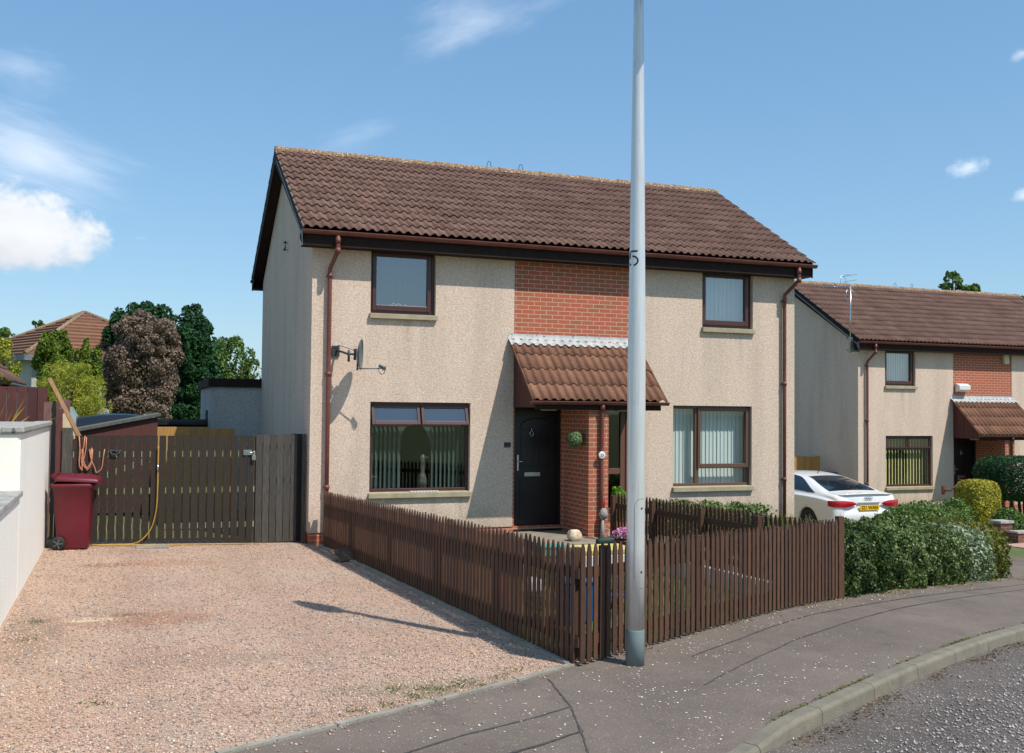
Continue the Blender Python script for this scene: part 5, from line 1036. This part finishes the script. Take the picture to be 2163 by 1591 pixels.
# ------------------------------------------------------------------ plants
def bush(name, label, loc, lumps, n, size, mat, seed, clumps=26, cr=.3, stem=None, cat='shrub', aspect=.55, inner=.25, group=None, spread=.8, part='foliage', extra=None, droop=0.0):
    """lumps: list of (centre, radii); leaves sit on small clumps over each lump's surface"""
    rng = np.random.default_rng(seed); root = thing(name, label, cat, loc, group); P = []; N = []; tot = sum(r[0] * r[1] + r[1] * r[2] + r[0] * r[2] for _, r in lumps)
    for c, r in lumps:
        m = int(n * (r[0] * r[1] + r[1] * r[2] + r[0] * r[2]) / tot); c = np.array(c); r = np.array(r)
        k = clumps; cd_ = unit(rng.normal(0, 1, (k, 3))); cc = cd_ * r * rng.uniform(.78, .98, (k, 1)); cs = r * cr * rng.uniform(.7, 1.3, (k, 1))
        mi = int(m * inner); i = rng.integers(0, k, m - mi); d = unit(rng.normal(0, 1, (m - mi, 3)) + cd_[i] * .9); p = cc[i] + d * cs[i] * rng.uniform(.7, 1.05, (m - mi, 1)); P.append(p + c); N.append(d)
        d = unit(rng.normal(0, 1, (mi, 3))); p = d * r * rng.uniform(.55, .92, (mi, 1)); P.append(p + c); N.append(d)
    P = np.concatenate(P); N = np.concatenate(N); k = P[:, 2] > G(loc[0]) - .05; P, N = P[k], N[k]
    quads_obj(part, leaves(P, N, size, rng, aspect, spread, droop), np.clip(rng.normal(.5, .27, len(P)), 0, 1), mat, root, loc)
    mb = MB(); g = loc[2]
    for c, r in lumps[:4]:
        b = Vector((loc[0] + (c[0] - loc[0]) * .35, loc[1] + (c[1] - loc[1]) * .35, g - .05)); e = Vector(c); w = max(.012, min(.22, (e.z - g) * .035)); mb.tube([b, b.lerp(e, .5) + Vector((.02, .01, 0)), e], [w, w * .75, w * .4], 8)
        for q in range(5): a = q * 1.3; e2 = e + Vector((r[0] * .7 * math.cos(a), r[1] * .7 * math.sin(a), r[2] * (.2 + .1 * q))); mb.tube([b.lerp(e, .55 + .08 * q), e2], [w * .45, w * .15], 6)
    mb.obj('trunk' if cat == 'tree' else 'stems', M_bark, root, loc)
    return root

def hedge_block(name, label, pts_fn, n, size, mat, seed, loc, cat='hedge', group=None):
    rng = np.random.default_rng(seed); root = thing(name, label, cat, loc, group); P, N = pts_fn(rng, n); quads_obj('foliage', leaves(P, N, size, rng, .55, .75), np.clip(rng.normal(.5, .28, len(P)), 0, 1), mat, root, loc)
    mb = MB(); 
    for k in range(7): q = P[rng.integers(0, len(P))]; mb.tube([(q[0] * .1 + loc[0] * .9, q[1] * .1 + loc[1] * .9, loc[2] - .05), tuple(q)], [.02, .006], 6)
    mb.obj('stems', M_bark, root, loc); return root

def plants():
    # --- hedge row along the pavement; each shrub a thing, clipped but shaggy
    def clipped(s0, s1, w, htop, t0=.06, rough=.13, e=3.4):
        def fn(rng, n):
            cx, hw = (s0 + s1) / 2, (s1 - s0) / 2; d = unit(rng.normal(0, 1, (n, 3))); k = (np.abs(d) ** e).sum(1) ** (-1 / e); q = d * k[:, None]
            a = np.arctan2(q[:, 1], q[:, 0]); bump = 1 + rough * (np.sin(a * 5 + q[:, 2] * 6 + s0) + np.sin(q[:, 0] * 9 + q[:, 2] * 7 + 2 * s0) + .7 * np.sin(q[:, 1] * 17 + q[:, 0] * 13)) * .5; q = q * (bump * (1.03 - .30 * rng.uniform(0, 1, n) ** 2))[:, None]
            S = cx + q[:, 0] * hw; T = t0 - w / 2 + q[:, 1] * w / 2; X = P0[0] + S * U2[0] + T * V2[0]; Y = P0[1] + S * U2[1] + T * V2[1]; g = np.array([G(v) for v in X]); hh = htop(S) if callable(htop) else htop
            Z = g + (q[:, 2] * .62 + .36) * hh; nn = np.stack([d[:, 0] * U2[0] + d[:, 1] * V2[0], d[:, 0] * U2[1] + d[:, 1] * V2[1], d[:, 2]], 1); k = Z > g - .02; return np.stack([X, Y, Z], 1)[k], nn[k]
        return fn
    def L(s, t=-.4): x, y = st(s, t); return (x, y, G(x))
    grp = 'shrubs of the roadside hedge'
    hedge_block('hedge', 'dark green clipped shrub of the roadside hedge, touching the end of the picket fence', clipped(5.14, 6.9, 1.0, lambda s: .77 + .03 * np.sin(s * 4)), 32000, .024, M_leafdkh, 31, L(5.9), group=grp)
    hedge_block('hedge', 'tallest grey-green shrub of the roadside hedge, second from the picket fence', clipped(6.75, 8.9, 1.1, lambda s: .84 + .05 * np.sin((s - 7.9) * 1.6 + 1.5)), 36000, .025, M_leafhedge, 32, L(7.6), group=grp)
    hedge_block('hedge', 'olive green shrub in the middle of the roadside hedge', clipped(8.4, 9.8, 1.2, .80), 20000, .025, M_leafhedge, 33, L(9.4), group=grp)
    hedge_block('hedge', 'silvery variegated shrub in the roadside hedge', clipped(9.4, 10.95, 1.1, .80, t0=.06, rough=.12), 16000, .024, M_leafvar, 34, L(10.2), group=grp)
    hedge_block('hedge', 'bronze and yellow-green shrub at the far right end of the roadside hedge', clipped(10.6, 12.0, 1.3, .86, t0=-.02, rough=.1), 20000, .026, M_leafbronze, 35, L(11.3, -.6), group=grp)
    # mound behind, garden shrubs of the second house
    def mound(c, r, e=2.3):
        def fn(rng, n):
            d = unit(rng.normal(0, 1, (n, 3))); d[:, 2] = np.abs(d[:, 2]); k = (np.abs(d) ** e).sum(1) ** (-1 / e); q = d * k[:, None] * (rng.uniform(.85, 1.03, n) * (1 + .05 * np.sin(d[:, 0] * 9 + d[:, 1] * 7)))[:, None]; return np.array(c) + q * np.array(r), d
        return fn
    hedge_block('rounded_shrub', 'low mid-green mounded shrub behind the roadside hedge, right of the white car', mound((13.35, 1.2, -.66), (1.15, .9, .90)), 14000, .028, M_leafmid, 36, (13.3, 1.2, -.68), 'shrub')
    def drum(c, r):
        def fn(rng, n):
            e = 4.2; d = unit(rng.normal(0, 1, (n, 3))); k = (np.abs(d) ** e).sum(1) ** (-1 / e); q = d * k[:, None] * (rng.uniform(.88, 1.02, n))[:, None]; q[:, :2] *= (1 - .16 * (q[:, 2:3] < -.3) * (np.abs(q[:, 2:3])))
            return np.array(c) + q * np.array(r), d
        return fn
    hedge_block('topiary_bush', 'golden yellow clipped drum-shaped bush in front of the right-hand porch', drum((17.66, 4.0, -.12), (.46, .44, .62)), 15000, .026, M_leafyel, 37, (17.66, 4.0, -.75), 'bush')
    hedge_block('rounded_shrub', 'small bright green shrub left of the golden bush', mound((16.45, 3.5, -.72), (.42, .42, .82)), 3500, .03, M_leafmid, 38, (16.45, 3.5, -.75), 'shrub')
    hedge_block('tall_shrub', 'large dark green clipped shrub at the right edge, in front of the far porch', drum((19.75, 4.5, .48), (1.15, .9, .58)), 24000, .03, M_leafdk, 39, (19.8, 4.5, -.75), 'shrub')
    mb = MB()
    for k in range(7): x = 19.0 + k * .25; mb.tube([(x, 4.5 + .2 * math.sin(k * 2), -.8), (x + .1 * math.sin(k), 4.5, -.2), (x + .15, 4.6, .2)], [.05, .04, .03], 7)
    root = [o for o in bpy.data.objects if o.name.startswith('tall_shrub')][0]; mb.obj('trunks', M_bark, root, root.location)
    hedge_block('rounded_shrub', 'light green shrub growing beside the low brick wall at the right edge', mound((17.15, 2.55, -.74), (.45, .4, .64)), 4000, .03, M_leafmid, 40, (17.15, 2.55, -.75), 'shrub')
    root = thing('garden_wall', 'low brown brick garden wall with a pier and pale coping at the right edge', 'wall', (16.5, 1.9, -.75)); org = Vector(root.location)
    mb = MB(); mb.box(16.35, 16.7, 2.0, 2.3, -.9, -.36); mb.box(16.45, 20.5, 1.6, 1.82, -.9, -.55); mb.box(16.46, 16.68, 1.82, 2.0, -.9, -.55); mb.obj('brickwork', M_brickd, root, org)
    mb = MB(); mb.box(16.32, 16.73, 1.97, 2.33, -.36, -.30); mb.box(16.42, 20.5, 1.57, 1.85, -.55, -.50); mb.obj('coping', M_coping, root, org, bevel=.008)
    # low planting under the window in the second garden
    def strip(rng, n):
        x = rng.uniform(5.9, 8.1, n); z = rng.uniform(0, 1, n) ** .6 * (.72 - .06 * (x - 5.9)) * (1 + .06 * np.sin(x * 11)); y = rng.normal(-.55, .16, n); return np.stack([x, y, z - .1], 1), np.stack([rng.normal(0, .4, n), -np.ones(n) * .6, np.ones(n)], 1)
    hedge_block('low_shrub', 'low olive-green shrub under the lower right window of the near house', strip, 9000, .03, M_leafhedge, 41, (7, -.5, -.2), 'shrub')
    rng = np.random.default_rng(12); n = 1500; root = thing('grassy_plant', 'bright green grassy plant below the right downpipe of the near house', 'plant', (8.45, -.5, -.3)); x = rng.normal(8.1, .35, n); y = rng.normal(-.5, .14, n); p = np.stack([x, y, np.full(n, -.3)], 1); a = rng.uniform(0, 6.28, n); w = np.stack([np.cos(a), np.sin(a), 0 * a], 1) * .007; tip = p + np.stack([rng.normal(0, .12, n), rng.normal(0, .1, n), rng.uniform(.25, .62, n)], 1)
    quads_obj('blades', np.stack([p - w, p + w, tip + w * .3, tip - w * .3], 1), rng.uniform(0, 1, n), M_leafbright, root, root.location)
    # --- trees behind the gates
    bush('conifer_tree', 'tall dark green conifer behind the dead brown one, to its left', (-2.3, 26, 0), [((-2.25, 26, 4.9), (.95, 1, 1.25)), ((-2.6, 26, 3.9), (1.0, 1, 1.9)), ((-1.5, 26.2, 4.9), (.6, .7, 1.1))], 26000, .07, M_leafdk, 51, 46, .24, cat='tree', spread=.7)
    bush('conifer_tree', 'tall dark green conifer at the right of the dead brown one', (-.4, 24.5, 0), [((-.4, 24.5, 4.5), (.78, .85, 1.4)), ((-.35, 24.5, 3.2), (1.0, .9, 1.5)), ((-.5, 24.4, 2.0), (.9, .8, 1.3))], 30000, .07, M_leafdk, 52, 46, .24, cat='tree', spread=.7)
    bush('dead_conifer', 'brown dying conifer between the two dark green ones', (-2.1, 22, 0), [((-2.2, 22, 3.5), (1.28, 1.1, 1.65)), ((-2.05, 22, 4.5), (1.05, 1, .95)), ((-2.2, 21.8, 2.3), (1.1, 1.0, 1.0))], 46000, .05, M_leafbrown, 53, 70, .19, cat='tree', spread=.8)
    bush('golden_conifer', 'larger golden-green conifer in front of the hipped roof', (-4.9, 20, 0), [((-4.9, 20, 3.4), (.62, .6, 1.1)), ((-4.92, 20, 4.05), (.4, .4, .6))], 12000, .055, M_leafgold, 54, 34, .26, cat='tree', spread=.7)
    bush('golden_conifer', 'smaller golden-green conifer between the hipped roof and the brown tree', (-3.93, 20.4, 0), [((-3.93, 20.4, 3.1), (.42, .45, 1.12))], 7000, .05, M_leafgold, 55, 24, .28, cat='tree', spread=.7)
    bush('bamboo_clump', 'feathery yellow-green bamboo in front of the golden conifers', (-4.05, 12, 0), [((-4.1, 12, 2.45), (.72, .7, .80)), ((-3.75, 12, 2.1), (.55, .6, .7)), ((-4.4, 12.1, 2.2), (.5, .5, .75))], 20000, .045, M_leaflime, 56, 50, .3, cat='shrub', aspect=.16, spread=1.0, inner=.2, droop=.35)
    bush('broadleaf_tree', 'mid-green broadleaf tree between the dark conifer and the house gable', (1.7, 30, 0), [((1.5, 30, 3.8), (1.0, 1, 1.3)), ((2.4, 30.2, 3.3), (.7, .8, 1.1)), ((.8, 30, 3.6), (.6, .6, .9))], 11000, .07, M_leafmid, 57, 34, .28, cat='tree', inner=.1)
    bush('broadleaf_tree', 'far green tree above the roofs at the extreme left', (-7.5, 34, 0), [((-7.6, 34, 4.8), (.62, .6, .8))], 2600, .08, M_leafmid, 58, 18, .3, cat='tree', inner=.05)
    bush('leafy_shrub', 'yellow-green leafy shrub at the left edge above the low roof', (-6.6, 22, 0), [((-6.65, 22, 3.6), (.5, .6, .75))], 3000, .055, M_leaflime, 59, 20, .3, cat='shrub', inner=.1)
    bush('broadleaf_tree', 'tiny distant treetop just left of the hipped roof ridge', (-7.2, 44, 0), [((-7.15, 44, 6.4), (.26, .3, .3))], 400, .09, M_leafmid, 60, 8, .4, cat='tree', inner=.05)
    bush('broadleaf_tree', 'distant treetop showing above the ridge of the right-hand house', (52, 40, -1), [((51.5, 40, 11.4), (.45, .6, .75)), ((52.5, 40, 10.7), (1.1, .8, .5)), ((53.4, 40, 10.9), (.35, .5, .5)), ((50.9, 40, 11.1), (.3, .4, .25))], 2600, .12, M_leafmid, 61, 14, .34, cat='tree', inner=.05)
    bush('broadleaf_tree', 'small treetop at the far right end of the distant ridge', (60, 42, -1), [((59.8, 42, 10.4), (.6, .6, .5))], 500, .14, M_leafmid, 62, 8, .4, cat='tree', inner=.05)

# ------------------------------------------------------------------ things beyond the gates
def backyard():
    root = thing('garden_shed', 'red-brown shed with a sloping felt roof behind the left gate', 'shed', (-2.9, 5, .1)); org = Vector(root.location)
    mb = MB()
    for k in range(11): z = .1 + k * .135; mb.box(-3.75, -2.14, 5.0 + .004 * (k % 2), 5.05, z, z + .13, rnd=(k * .37) % 1)
    mb.box(-3.75, -2.14, 5.056, 7.2, .1, 1.60); mb.prism([(-3.75, 5.0, 1.587), (-2.14, 5.0, 1.587), (-2.14, 5.0, 1.96), (-3.75, 5.0, 1.66)], (0, .05, 0)); mb.obj('boards', M_redwood, root, org)
    mb = MB(); mb.prism([(-3.95, 4.93, 1.60), (-2.08, 4.93, 1.985), (-2.08, 4.93, 2.04), (-3.95, 4.93, 1.66)], (0, 2.4, 0)); mb.obj('roof', M_felt, root, org)
    root = thing('flat_roofed_shed', 'low black flat-roofed shed between the red-brown shed and the rear block', 'shed', (-1.6, 7.5, 0)); org = Vector(root.location); mb = MB(); mb.box(-2.05, -1.06, 7.2, 9, 0, 1.78); mb.obj('walls', M_fascia, root, org); mb = MB(); mb.box(-2.12, -1.04, 7.1, 9.1, 1.78, 1.86); mb.box(-2.12, -1.04, 7.09, 7.11, 1.865, 1.90); mb.obj('roof', M_black, root, org)
    root = thing('board_fence', 'short golden-brown softwood fence panel behind the right gate', 'fence', (-1.5, 4, 0)); org = Vector(root.location); mb = MB(); x = -2.17
    while x < -.85: mb.box(x, x + .115, 4.0, 4.02, 0, 1.79 if x < -1.3 else 1.76, rnd=random.random()); x += .118
    mb.obj('boards', M_goldwood, root, org); mb = MB(); mb.box(-2.2, -.85, 4.02, 4.06, 1.5, 1.58); mb.obj('rail', M_goldwood, root, org)
    # dark parked car roof seen over the shed and a greenhouse corner
    root = thing('dark_car', 'curved roof of a dark car just visible above the sloping shed roof', 'car', (-2.9, 10, .1)); mb = MB(); A = []
    for t_ in np.linspace(0, 1, 14):
        x = -1.9 + 3.8 * t_ ; z = 1.28 + .62 * math.sin(math.pi * min(1, max(0, (t_ + .02) / 1.04))) ** .6; A.append([(x, -.85, .2), (x, -.85, min(z, 1.05)), (x, -.6, z - .05), (x, 0, z), (x, .6, z - .05), (x, .85, min(z, 1.05)), (x, .85, .2)])
    mb.grid(A, smooth=True); mb.obj('body', simple('dark_car_paint', h(24, 28, 34), None, rough=.2, coat=.5), root)
    mb = MB(); mb.grid([[(-1.1 + 2.2 * t_, -.862 + .2 * q * 1.15, 1.12 + q * .42 * math.sin(math.pi * (.12 + .76 * t_))) for t_ in np.linspace(0, 1, 9)] for q in (0, .5, 1)]); mb.obj('side_window', simple('car_glass_dark', h(60, 80, 86), None, rough=.1), root)
    root.rotation_euler = (0, 0, R(6))
    mb = MB(); mb.prism([(-4.10, 9, 1.2), (-3.78, 9, 1.2), (-3.78, 9, 1.92), (-3.9, 9, 2.12), (-4.10, 9, 2.2)], (0, 1.5, 0)); tag(mb.obj('greenhouse', simple('pale_glazing', h(176, 196, 196), h(150, 172, 170), 3, .2), None, (-3.9, 9.5, .1)), 'pale grey greenhouse corner in front of the bamboo', 'greenhouse')
    mb = MB(); mb.prism([(-1.1, 27, .4), (-.1, 27, .4), (-.1, 27, 1.9), (-.6, 27, 2.2), (-1.1, 27, 1.9)], (0, 2, 0)); tag(mb.obj('white_outbuilding', M_ext, None, (-.6, 28, 0)), 'white outbuilding glimpsed under the dark conifer', 'outbuilding')
    # neighbour's bungalow at the left edge
    root = thing('bungalow', 'dark overhanging roof corner of the neighbouring bungalow at the left edge', 'bungalow', (-7, 5, .1)); org = Vector(root.location)
    mb = MB(); mb.box(-12, -5.3, 4.9, 7.4, 0, 2.6); mb.obj('wall', M_fascia, root, org)  # dark wall colour stands in for the deep shadow on this gable
    mb = MB(); tile_slope(mb, 0, 3.4, (0, 0), (3.2, 2.62), 9, pitch=.2, rs=44)
    mb.v = [(-4.72 - y_, 4.15 + x_, 2.58 + z_) for x_, y_, z_ in mb.v]; mb.obj('roof', M_tile, root, org, fix=False)
    mb = MB(); mb.prism([(-4.68, 4.12, 2.50), (-8.0, 4.12, 5.21), (-8.0, 4.12, 4.98), (-4.68, 4.12, 2.40)], (0, .03, 0)); mb.prism([(-4.82, 4.15, 2.48), (-8.0, 4.15, 5.08), (-8.0, 4.15, 2.5)], (0, .9, 0)); mb.box(-4.87, -4.62, 4.12, 7.5, 2.44, 2.54); mb.obj('bargeboard', M_fascia, root, org)  # gable infill behind the barge is dark too, its deep shadow painted in
    # hipped roof house
    root = thing('hipped_roof_house', 'house with a brown hipped tiled roof beyond the trees at the left', 'house', (-6, 24, 0)); A = R(25); ca, sa = math.cos(A), math.sin(A); O = Vector((-6.11, 24.0, 0))
    def wp(x, y, z): return (O.x + x * ca - y * sa, O.y + x * sa + y * ca, z)
    Wd, Dp, ez, pz = 7.25, 7.2, 3.98, 5.93
    mb = MB(); 
    for a, b in (((.4, .4), (Wd - .4, .4)), ((.4, .4), (.4, Dp - .4)), ((Wd - .4, .4), (Wd - .4, Dp - .4)), ((.4, Dp - .4), (Wd - .4, Dp - .4))): mb.add([wp(*a, -.2), wp(*b, -.2), wp(*b, ez), wp(*a, ez)], [(0, 1, 2, 3)])
    mb.obj('wall', M_ext, root, root.location)
    mb = MB(); ap1, ap2 = (Dp / 2, Dp / 2), (Wd - Dp / 2, Dp / 2); cs = [(0, 0), (Wd, 0), (Wd, Dp), (0, Dp)]; tops = [(ap1, ap2), (ap2, ap2), (ap2, ap1), (ap1, ap1)]; nC = 13
    for e in range(4):
        c0, c1 = np.array(cs[e]), np.array(cs[(e + 1) % 4]); t0, t1 = np.array(tops[e][0]), np.array(tops[e][1])
        for i in range(nC):
            a, b = i / nC, (i + 1) / nC; q = [c0 + (t0 - c0) * a, c1 + (t1 - c1) * a, c1 + (t1 - c1) * b, c0 + (t0 - c0) * b]; za, zb = ez + (pz - ez) * a, ez + (pz - ez) * b
            mb.add([wp(*q[0], za), wp(*q[1], za), wp(*q[1], za + .07), wp(*q[0], za + .07)], [(0, 1, 2, 3)], rnd=.2); mb.add([wp(*q[0], za + .07), wp(*q[1], za + .07), wp(*q[2], zb), wp(*q[3], zb)], [(0, 1, 2, 3)], rnd=(i * .31) % 1)
    mb.obj('roof', M_tilep, root, root.location)
    rf = None
    mb = MB()
    for c, t_ in zip(cs, (ap1, ap2, ap2, ap1)): mb.tube([wp(*c, ez + .04), wp(*t_, pz + .04)], .085, 8)
    mb.obj("ridge_tiles", M_ridge, root, root.location)
    mb = MB()
    for a, b in zip(cs, cs[1:] + cs[:1]): mb.beam(wp(*a, ez - .09), wp(*b, ez - .09), .05, .2)
    mb.obj('fascia', M_barge, root, root.location)
    # light timber side gate between the two houses
    root = thing('side_gate', 'golden timber side gate between the near house and the right-hand house', 'gate', (15.6, 9, -.75)); org = Vector(root.location); mb = MB(); x = 13.9
    while x < 16.45: mb.box(x, x + .115, 9, 9.02, -.7, .86 + .06 * math.sin((x - 13.9) / 2.55 * math.pi), rnd=random.random()); x += .118
    mb.obj('boards', M_goldwood, root, org); mb = MB(); mb.box(16.48, 16.62, 8.98, 9.1, -.75, .9); mb.obj('post', M_goldwood, root, org)
    mb = MB(); mb.box(16.55, 16.76, 8.35, 8.8, .05, .45); tag(mb.obj('meter_box', M_greyp, None, (16.7, 8.5, .1), bevel=.01), 'grey meter box low on the shaded gable of the right-hand house', 'meter box')

# ------------------------------------------------------------------ white car
def car():
    cx, cy = 12.67, 2.15; gz = G(cx) + .05 ; root = thing('parked_car', 'white fastback car parked between the two houses, seen from behind', 'car', (cx, cy, gz))
    M_paint = simple('white_car_paint', h(232, 232, 230), None, rough=.25, coat=.8); M_cg = simple('tinted_car_glass', h(28, 38, 48), None, rough=.06, spec=.8); M_tl = simple('red_lamp_lens', h(190, 16, 34), h(160, 10, 26), 14, .15, coat=.6); M_trim = simple('dark_trim', h(34, 34, 36), None, rough=.5); M_ypl = simple('yellow_plate', h(236, 186, 40), None, rough=.4); M_cgr = simple('grey_trim', h(150, 150, 152), None, rough=.3)
    # stations: y, half width low, half width shoulder, z low, z shoulder, half width roof, z roof
    st_ = np.array([[.00, .60, .70, .42, .72, .55, .86], [.04, .80, .83, .30, .80, .70, .965], [.16, .88, .90, .24, .86, .76, 1.005], [.45, .915, .925, .22, .90, .74, 1.045], [.85, .92, .93, .20, .92, .66, 1.16], [1.3, .92, .93, .20, .93, .60, 1.285], [1.9, .92, .925, .20, .93, .575, 1.375], [2.5, .92, .92, .20, .92, .57, 1.39], [3.0, .92, .915, .20, .90, .58, 1.32], [3.5, .92, .905, .20, .86, .62, 1.10], [3.9, .91, .88, .22, .80, .62, .92], [4.4, .86, .82, .26, .68, .55, .78], [4.66, .6, .6, .35, .55, .4, .62]])
    def interp(y):
        i = np.clip(np.searchsorted(st_[:, 0], y) - 1, 0, len(st_) - 2); a, b = st_[i], st_[i + 1]; p, n = st_[max(i - 1, 0)], st_[min(i + 2, len(st_) - 1)]; t_ = (y - a[0]) / (b[0] - a[0]); ma = (b - p) / max(b[0] - p[0], 1e-6) * (b[0] - a[0]); mb_ = (n - a) / max(n[0] - a[0], 1e-6) * (b[0] - a[0])
        return (2 * t_ ** 3 - 3 * t_ ** 2 + 1) * a + (t_ ** 3 - 2 * t_ ** 2 + t_) * ma + (-2 * t_ ** 3 + 3 * t_ ** 2) * b + (t_ ** 3 - t_ ** 2) * mb_
    def sec(y, v):
        _, wl, ws, zl, zs, wr, zr = interp(y); zm = (zl + zs) / 2
        C = np.array([(wl * .90, zl), (wl, zl + .08), (max(wl, ws) + .006, zm + .02), (ws + .004, zs - .05), (ws * .985, zs + .0), (ws * .93, zs + .035), ((ws + wr) / 2 * .985, zs + .035 + (zr - zs - .035) * .50), (wr, zs + (zr - zs) * .90), (wr * .82, zr - .012), (wr * .45, zr), (0, zr + .006)])
        n = len(C) - 1; f = v * n; i = int(min(f, n - 1)); t_ = f - i; p = C[max(i - 1, 0)]; a = C[i]; b = C[i + 1]; q = C[min(i + 2, n)]
        return .5 * ((2 * a) + (b - p) * t_ + (2 * p - 5 * a + 4 * b - q) * t_ ** 2 + (3 * a - p - 3 * b + q) * t_ ** 3)
    Y = np.concatenate([[0, .015, .03, .06, .1, .14, .18, .24, .32], np.arange(.42, 4.66, .08), [4.66]]); V = np.linspace(0, 1, 41)
    arches = ((.88, .345), (3.72, .345))
    mb = MB()
    for sg in (-1, 1):
        P = []
        for y in Y:
            row = []
            for v in V:
                x, z = sec(y, v)
                for ya, ra in arches:
                    d = abs(y - ya)
                    if d < ra and z < .33 + math.sqrt(ra ** 2 - d ** 2) * 1.0 and v < .45: z = max(z, .33 + math.sqrt(ra ** 2 - d ** 2)) ; x = x
                row.append((sg * x, y, z))
            P.append(row)
        mb.grid(P, smooth=True)
        cap = [(sg * x, 0, z) for x, z in (sec(0, v) for v in V)]
        mb.add(cap + [(0, -.012, sec(0, 0)[1]), ], [tuple(range(len(cap) + 1))])
    bd = mb.obj('body', M_paint, root, fix=True)
    # rear fascia: tailgate face bulging slightly, lip spoiler
    mb = MB(); P = []
    for z, w, y in ((.30, .74, .02), (.36, .80, -.035), (.50, .80, -.055), (.64, .78, -.05), (.66, .76, -.03), (.70, .74, -.025), (.84, .74, -.02), (.93, .73, -.015), (.985, .72, -.005), (1.005, .70, .05)):
        P.append([(x * w, y + .10 * abs(x) ** 3, z - .02 * x * x) for x in np.linspace(-1, 1, 17)])
    mb.grid(P, smooth=True); mb.obj('tailgate', M_paint, root, fix=True)
    mb = MB(); mb.grid([[(x * .70, yy + .09 * abs(x) ** 3, zz - .018 * x * x) for x in np.linspace(-1, 1, 17)] for yy, zz in ((.06, 1.012), (-.04, 1.03), (-.045, 1.02), (.0, .985))], smooth=True); mb.obj('spoiler', M_paint, root)
    # windows: patches lying on the body surface
    def patch(name, ys, vlo, vhi, mat, sides=(-1, 1), ny=16, nv=8, off=.006, xmin=None):
        for sg in sides:
            mb = MB(); P = []
            for k in range(ny + 1):
                y = ys[0] + (ys[1] - ys[0]) * k / ny; lo, hi = vlo(k / ny), vhi(k / ny); row = []
                for j in range(nv + 1):
                    v = lo + (hi - lo) * j / nv; x, z = sec(y, v); x2, z2 = sec(y, min(1, v + .01)); n_ = np.array([z2 - z, -(x2 - x)]); n_ = n_ / (np.linalg.norm(n_) + 1e-9); row.append((sg * (x + n_[0] * off), y, z + n_[1] * off))
                P.append(row)
            mb.grid(P, smooth=True); mb.obj(name, mat, root, fix=True)
    # side glass: long pointed outline ending behind the rear door
    patch('side_window', (.74, 3.25), lambda t_: .535 + .02 * max(0, 1 - t_ / .1), lambda t_: .555 + .155 * min(1, (t_ / .34)) ** .9 * (1 if t_ < .72 else max(0.02, 1 - ((t_ - .72) / .28) ** 1.3)), M_cg, ny=28)
    mb = MB(); P = []
    for k in range(13):
        q = k / 12; y = .50 + .98 * q; w, zr = interp(y)[5], interp(y)[6]; ww = w * (.93 - .10 * q) * (.93 + .07 * math.sin(math.pi * min(q * 1.2, 1))); P.append([(ww * x, y, zr - .006 * x * x * 3 + .016) for x in np.linspace(-1, 1, 13)])
    mb.grid(P, smooth=True); mb.obj('rear_window', M_cg, root, fix=True)
    # tail lamps wrap the corners
    for sg in (-1, 1):
        mb = MB(); P = []
        for (x, y, zb, zt) in ((.33, -.046, .806, .812), (.42, -.046, .765, .850), (.52, -.044, .745, .868), (.64, -.034, .735, .876), (.74, -.012, .735, .876), (.82, .018, .735, .876), (.885, .07, .74, .876), (.922, .14, .748, .874), (.932, .19, .76, .870)):
            P.append([(sg * x, y - .004, zb), (sg * (x + .003), y - .016, (zb + zt) / 2), (sg * x, y - .004, zt)])
        mb.grid(P, smooth=True); mb.obj('tail_light', M_tl, root, fix=True)
    mb = MB(); mb.box(-.30, .30, -.052, -.03, .815, .835); mb.obj('trim_strip', M_cgr, root)
    mb = MB(); mb.box(-.26, .26, -.070, -.055, .66, .775); pl = mb.obj('number_plate', M_ypl, root, bevel=.004)
    text_mesh('S21 WAN', .108, M_trim, 'registration', pl, lambda c: Vector((c.x * .98, -.0715 - abs(c.z) * .2, c.y + .718)))
    mb = MB()
    for k in range(4): x0 = -.075 + k * .05; mb.tube([(x0 + .032 * math.cos(a), -.032, .925 + .032 * math.sin(a)) for a in np.linspace(0, 6.283, 18)], .0045, 6, caps=False)
    mb.obj('badge', M_cgr, root)
    mb = MB(); mb.box(-.62, .62, -.03, .05, .22, .36); mb.obj('lower_bumper', M_trim, root, bevel=.02)
    for sg in (-1, 1):
        for y in (.88, 3.72):
            mb = MB(); mb.lathe([(.2, -.11), (.30, -.11), (.325, -.08), (.325, .08), (.30, .11), (.2, .11)], (sg * .80, y, .325), 28, axis='X'); w = mb.obj('wheel', M_rubber, root)
            mb = MB()
            for k in range(7): a = k * 2 * math.pi / 7; mb.beam((sg * .885, y, .325), (sg * .885, y + .21 * math.cos(a), .325 + .21 * math.sin(a)), .03, .04, up=(1, 0, 0))
            mb.lathe([(.20, -.02), (.215, .02)], (sg * .885, y, .325), 24, axis='X'); mb.obj('rim', M_chrome, w)
        mb = MB(); mb.box(min(sg * .45, sg * .90), max(sg * .45, sg * .90), .52, 1.24, .15, .62); mb.obj('wheel_arch', M_trim, root)
    mb = MB(); mb.box(-.940, -.925, 2.0, 2.16, .80, .825); mb.box(-.940, -.925, 1.12, 1.26, .79, .815); mb.obj('door_handle', M_paint, root, bevel=.005)
    mb = MB(); mb.tube([(0, 1.75, 1.37), (0, 1.72, 1.42)], .01, 6); mb.obj('roof_aerial', M_trim, root)
    root.rotation_euler = (0, 0, R(0))

# ------------------------------------------------------------------ build everything
build_ground(); house_extras(); fences(); white_wall(); bin_(); lamp_post(); dish(); small_signs(); garden_things(); plants(); backyard(); car(); scatters()
